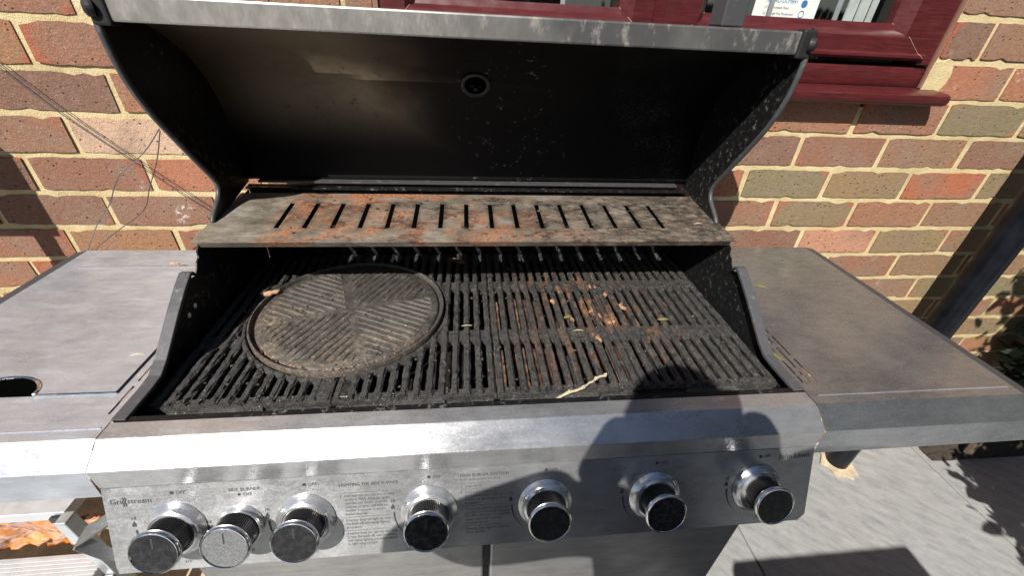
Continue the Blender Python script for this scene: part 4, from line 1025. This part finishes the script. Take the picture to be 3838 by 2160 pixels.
# ================================================================== PLANTING AT THE RIGHT, ADDED SKY-BLOCKING TREE AND HEDGE
so2 = MB(); NX, NY = 26, 18; vs = []
for i in range(NX):
    for j in range(NY):
        u, v = i / (NX - 1), j / (NY - 1); x_ = 1.0 + u * 1.5; y_ = -.001 - v * .12
        e = min(1, u * 9, (1 - v) * 5 + .0)
        vs.append((x_, y_, .004 + .08 * e * (1 - .5 * v) + random.uniform(-.008, .008)))
so2.add(vs, [(i * NY + j, (i + 1) * NY + j, (i + 1) * NY + j + 1, i * NY + j + 1) for i in range(NX - 1) for j in range(NY - 1)])
tag(so2.build('soil_bed', M['soil'], base=(1.4, -.2, 0), smooth=True), kind='structure')
def leaf_card(m_, c, ln, rnd):
    d = Vector((rnd.gauss(0, 1), rnd.gauss(0, 1), rnd.gauss(0, .7))).normalized(); s_ = d.orthogonal().normalized(); s_ = (Matrix.Rotation(rnd.uniform(0, 6.28), 3, d) @ s_)
    nrm = d.cross(s_); c = Vector(c); w_ = ln * .24
    m_.add([c, c + d * ln * .35 + s_ * w_ + nrm * .1 * ln, c + d * ln * .75 + s_ * w_ * .7, c + d * ln, c + d * ln * .75 - s_ * w_ * .7, c + d * ln * .35 - s_ * w_ + nrm * .1 * ln], [(0, 1, 2, 3), (0, 3, 4, 5)])
def shrub(base, blobs, n, ln, label, name='shrub', seed=1):
    r = random.Random(seed); s_ = empty(name, base, label, 'shrub'); b = Vector(base)
    st_ = MB()
    for (c, rad) in blobs:
        st_.tube(curve_pts([b, (b + Vector(c)) / 2 + Vector((r.uniform(-.05, .05), r.uniform(-.05, .05), 0)), Vector(c)], 4), [.014 - .0011 * i for i in range(9)], 6)
        for q in range(5):
            e = Vector(c) + Vector([r.gauss(0, .6) * k_ for k_ in rad]); st_.tube([Vector(c), (Vector(c) + e) / 2 + Vector((0, 0, .02)), e], [.005, .004, .002], 5)
    st_.build('stems', M['bark'], s_)
    m_ = MB()
    for i in range(n):
        c, rad = r.choice(blobs); p = Vector([r.gauss(0, .55) for _ in range(3)])
        if p.length > 1.25: p = p.normalized() * r.uniform(.7, 1.2)
        p = Vector(c) + Vector([a * k_ for a, k_ in zip(p, rad)])
        if p.y > -.012: p.y = -.02 - r.random() * .04
        if p.z < .03: p.z = .05
        leaf_card(m_, p, ln * r.uniform(.6, 1.25), r)
    m_.build('foliage', M['shade_leaf'], s_); return s_
shrub((1.12, -.12, .05), [((1.11, -.13, .50), (.09, .09, .13)), ((1.17, -.16, .66), (.11, .11, .16))], 1500, .055, 'dark glossy-leaved shrub growing against the wall beyond the downpipe', seed=3)
shrub((1.02, -1.05, 0), [((.72, -.72, 1.42), (.20, .22, .22)), ((.95, -.80, 1.2), (.26, .22, .34)), ((1.05, -.95, .75), (.22, .2, .3)), ((.93, -.62, 1.62), (.2, .2, .22)), ((.66, -1.22, 1.0), (.15, .2, .3)), ((.76, -.76, 1.12), (.16, .16, .2)), ((.75, -1.0, .8), (.14, .2, .25))], 4200, .07, 'tall leafy garden shrub beside the patio, throwing dappled shade', name='garden_shrub', seed=8)

def tree(base, h, crown, n, label, seed):
    r = random.Random(seed); t = empty('sky_block_tree', base, label, 'tree'); b = Vector(base); m_ = MB()
    top = b + Vector((.2, .1, h * .62))
    m_.tube(curve_pts([b, b + Vector((.05, 0, h * .25)), top], 6), [.17 - .008 * i for i in range(13)], 10)
    tips = []
    for q in range(9):
        a = q * 2.4; e = top + Vector((math.cos(a) * crown * .75, math.sin(a) * crown * .75, r.uniform(-.1, .55) * crown)); st_ = b + Vector((.1, .05, h * r.uniform(.3, .58)))
        m_.tube(curve_pts([st_, (st_ + e) / 2 + Vector((0, 0, .25)), e], 4), [.07 - .006 * i for i in range(9)], 7); tips += [e, (st_ + e) / 2 + Vector((0, 0, .3))]
    m_.build('trunk', M['bark'], t); f_ = MB()
    for i in range(n):
        c = r.choice(tips); p = c + Vector([r.gauss(0, crown * .24) for _ in range(3)]); leaf_card(f_, p, r.uniform(.12, .22), r)
    f_.build('crown', M['tree_leaf'], t); return t
M['tree_leaf'] = plain('tree_leaf', (.05, .062, .035), .6, var=.4, scale=4)
tree((3.4, -4.3, -.03), 6.6, 2.5, 9000, 'broad leafy tree added out of view to block reflected sky', 4)  # added to keep blue sky out of the steel's reflections
rh = random.Random(17); hd = empty('sky_block_hedge', (0, -7.4, -.03), 'long dark evergreen hedge added out of view to block horizon sky', 'hedge'); m_ = MB()  # added to hide bright horizon sky and lower the fill
m_.box((-7, -7.6, -.03), (7, -7.2, 2.2)); m_.build('stems', M['bark'], hd); m_ = MB()
for i in range(9000):
    leaf_card(m_, (rh.uniform(-7.2, 7.2), rh.uniform(-7.3, -6.95), rh.uniform(0, 2.6)), rh.uniform(.12, .22), rh)
m_.build('foliage', M['shade_leaf'], hd)
# ================================================================== ADDED SHADOW BIN AND PHOTOGRAPHER (behind the camera)
bn = empty('shadow_bin', (-.27, -1.62, 0), 'dark grey wheeled bin added out of view to shade the patio', 'bin')  # unseen caster added for the straight shadow edge on the paving
m_ = MB(); x0, x1, y0, y1 = -.56, .02, -1.98, -1.33
vs = [(x0 + .05, y0 + .08, .06), (x1 - .05, y0 + .08, .06), (x1 - .05, y1 - .06, .06), (x0 + .05, y1 - .06, .06), (x0, y0, 1.0), (x1, y0, 1.0), (x1, y1, 1.0), (x0, y1, 1.0)]
m_.add(vs, [(3, 2, 1, 0), (0, 1, 5, 4), (1, 2, 6, 5), (2, 3, 7, 6), (3, 0, 4, 7), (4, 5, 6, 7)]); m_.build('body', M['bin'], bn, bevel=.015)
MB().box((x0 - .012, y0 - .02, 1.001), (x1 + .012, y1 + .012, 1.05)).build('lid', M['bin'], bn, bevel=.012)
MB().tube([(x0 + .05, y0 - .05, 1.02), (x1 - .05, y0 - .05, 1.02)], .014, 10).build('handle', M['bin'], bn)
for x_ in (x0 + .03, x1 - .03): MB().lathe([(0, -.022), (.09, -.022), (.1, -.012), (.1, .012), (.09, .022), (0, .022)], (x_, y0 + .1, .1005), (1, 0, 0), 24).build('wheel', M['rubber'], bn)

Rg, Up, Fw = CR.col[0].copy(), CR.col[1].copy(), -CR.col[2].copy()
ph = empty('phone', tuple(CAM + Rg * .058 - Up * .018 - Fw * .026), 'black mobile phone held level in two hands', 'phone')
mm = Matrix((Rg, Up, -Fw)).transposed().to_4x4(); mm.translation = ph.location
m_ = MB().box((-.0735, -.0358, -.004), (.0735, .0358, .004)); m_.v = [mm @ v for v in m_.v]; m_.build('body', M['plastic'], ph, bevel=.0025)
m_ = MB().box((-.0735 + .004, -.0325, .0041), (.0735 - .004, .0325, .0046)); m_.v = [mm @ v for v in m_.v]; m_.build('screen', M['rubber'], ph)
ML_ = MB().lathe([(0, .0068), (.0055, .0065), (.0065, .004)], CAM - Fw * .026, Fw, 16); ML_.build('lens', M['face'], ph)

pe = empty('person', (-.80, -1.24, 0), 'person in a navy jacket and dark trousers holding up a phone with both hands', 'person')
def skin_body(name, chains, mat, parent, sub=2):
    """chains: list of lists of (pos, radius); a chain may start at an existing joint's position"""
    V = []; R_ = []; E = []; idx = {}
    def vid(p, r):
        k_ = tuple(round(c, 4) for c in p)
        if k_ not in idx: idx[k_] = len(V); V.append(p); R_.append(r)
        return idx[k_]
    for ch in chains:
        ids = [vid(p, r) for p, r in ch]
        E.extend((a, b) for a, b in zip(ids, ids[1:]))
    org = wpos(parent)
    me = bpy.data.meshes.new(name); me.from_pydata([Vector(v) - org for v in V], E, []); o = bpy.data.objects.new(name, me); COL.objects.link(o); o.parent = parent
    md = o.modifiers.new('skin', 'SKIN'); md.use_smooth_shade = True
    for i, sv in enumerate(me.skin_vertices[0].data):
        r = R_[i]; sv.radius = (r, r) if not hasattr(r, '__len__') else r; sv.use_root = (i == 0)
    o.modifiers.new('sub', 'SUBSURF').levels = sub; o.modifiers['sub'].render_levels = sub
    dg = bpy.context.evaluated_depsgraph_get(); me2 = bpy.data.meshes.new_from_object(o.evaluated_get(dg))
    o.modifiers.clear(); o.data = me2; me2.materials.clear(); me2.materials.append(mat)
    for p in me2.polygons: p.use_smooth = True
    return o
px, py = -.80, -1.24
LH = Vector(ph.location) - Rg * .098 - Up * .025 - Fw * .024; RH = Vector(ph.location) + Rg * .085 - Up * .02 - Fw * .020
pel = (px, py - .03, .90); wst = (px, py - .01, 1.04); chs = (px, py + .01, 1.27); nkb = (px - .02, py + .03, 1.415)
chains = [[(pel, (.15, .10)), (wst, (.14, .095)), (chs, (.165, .112)), (nkb, (.065, .06)), ((px - .045, py + .045, 1.455), .05)]]
for sg, hand in ((-1, LH), (1, RH)):
    sh_ = (px + sg * .185, py + .02, 1.425); el = (-1.12, -1.06, 1.19) if sg < 0 else (-.45, -1.12, 1.355)
    wrv = hand - (Vector((.060, .045, .045)) if sg < 0 else Vector((-.018, .055, .035)))
    chains.append([(chs, (.165, .112)), (sh_, .088), (tuple(Vector(sh_) * .5 + Vector(el) * .5), .080), (el, .066), (tuple((Vector(el) + wrv) / 2), .060), (tuple(wrv), .044)])
    hip = (px + sg * .09, py - .03, .85)
    chains.append([(pel, (.15, .10)), (hip, .095), ((px + sg * .095, py - .01, .48), .068), ((px + sg * .10, py - .045, .26), .058), ((px + sg * .105, py - .05, .09), .045), ((px + sg * .11, py + .09, .045), .042)])
skin_body('body', chains, M['cloth'], pe)
# head with face and hair
hc_ = Vector((px - .065, py + .055, 1.535)); tilt = Matrix.Rotation(-.45, 3, 'X')
bm = bmesh.new(); bmesh.ops.create_uvsphere(bm, u_segments=32, v_segments=24, radius=1)
for v in bm.verts:
    x_, y_, z_ = v.co; q = Vector((x_ * .076, y_ * .096, z_ * .115))
    if z_ < -.1: q.x *= 1 + .35 * (z_ + .1); q.y *= 1 + .15 * (z_ + .1)
    if y_ > .8 and -.3 < z_ < .12 and abs(x_) < .16: q.y += .020 * (1 - abs(x_) / .16) * (1 - abs(z_ + .12) / .25)
    if y_ > .6 and .02 < z_ < .16 and .2 < abs(x_) < .5: q.y -= .006
    if y_ > .7 and -.62 < z_ < -.48 and abs(x_) < .3: q.y += .004
    if abs(x_) > .95 and abs(z_) < .25: q.x *= 1.10
    v.co = tilt @ q + hc_ - wpos(pe)
me = bpy.data.meshes.new('head'); bm.to_mesh(me); bm.free(); me.materials.append(M['skin'])
for p in me.polygons: p.use_smooth = True
ho = bpy.data.objects.new('head', me); COL.objects.link(ho); ho.parent = pe
hr = MB(); bm = bmesh.new(); bmesh.ops.create_uvsphere(bm, u_segments=24, v_segments=16, radius=1)
hr.add([tilt @ Vector((v.co.x * .084, v.co.y * .102 - .012, v.co.z * .120 + .012)) + hc_ for v in bm.verts], [tuple(v.index for v in f.verts) for f in bm.faces if not (f.calc_center_median().y > .25 and f.calc_center_median().z < .55)]); bm.free()
hr.build('hair', M['hair'], pe, smooth=True)
for sg in (-1, 1):
    MB().lathe([(0, .007), (.006, .005), (.0085, 0)], hc_ + tilt @ Vector((sg * .03, .083, .008)), tilt @ Vector((0, 1, 0)), 12).build('eye', M['rubber'], pe)
# hands: palm and five fingers closed on the phone's short ends
for sg, hand in ((-1, LH), (1, RH)):
    out = Rg * sg; wr_ = hand - (Vector((.060, .045, .045)) if sg < 0 else Vector((-.018, .055, .035))); pal = hand + out * .004 - Fw * .004 - Up * .012
    ch_ = [[(tuple(wr_), .027), (tuple((wr_ + pal) / 2), (.033, .022)), (tuple(pal), (.036, .02))]]
    for f in range(4):
        u_ = Up * (.030 - .019 * f); k1 = pal + u_ + out * .012 + Fw * .006; k2 = k1 + Fw * .014 - out * .014; k3 = k2 - out * (.016, .020, .019, .014)[f]
        k3 = k3 - Fw * .002
        ch_.append([(tuple(pal), (.036, .02)), (tuple(k1), .0095), (tuple(k2), .0088), (tuple(k3), .0078)])
    t1 = pal + Up * .018 - Fw * .010 - out * .014; t2 = t1 - out * .022 - Fw * .002 + Up * .006
    ch_.append([(tuple(pal), (.036, .02)), (tuple(t1), .0115), (tuple(t2), .0095)])
    skin_body('hand', ch_, M['skin'], pe)
S.cycles.samples = 128
print('bricks', nb, 'objects', len(bpy.data.objects))
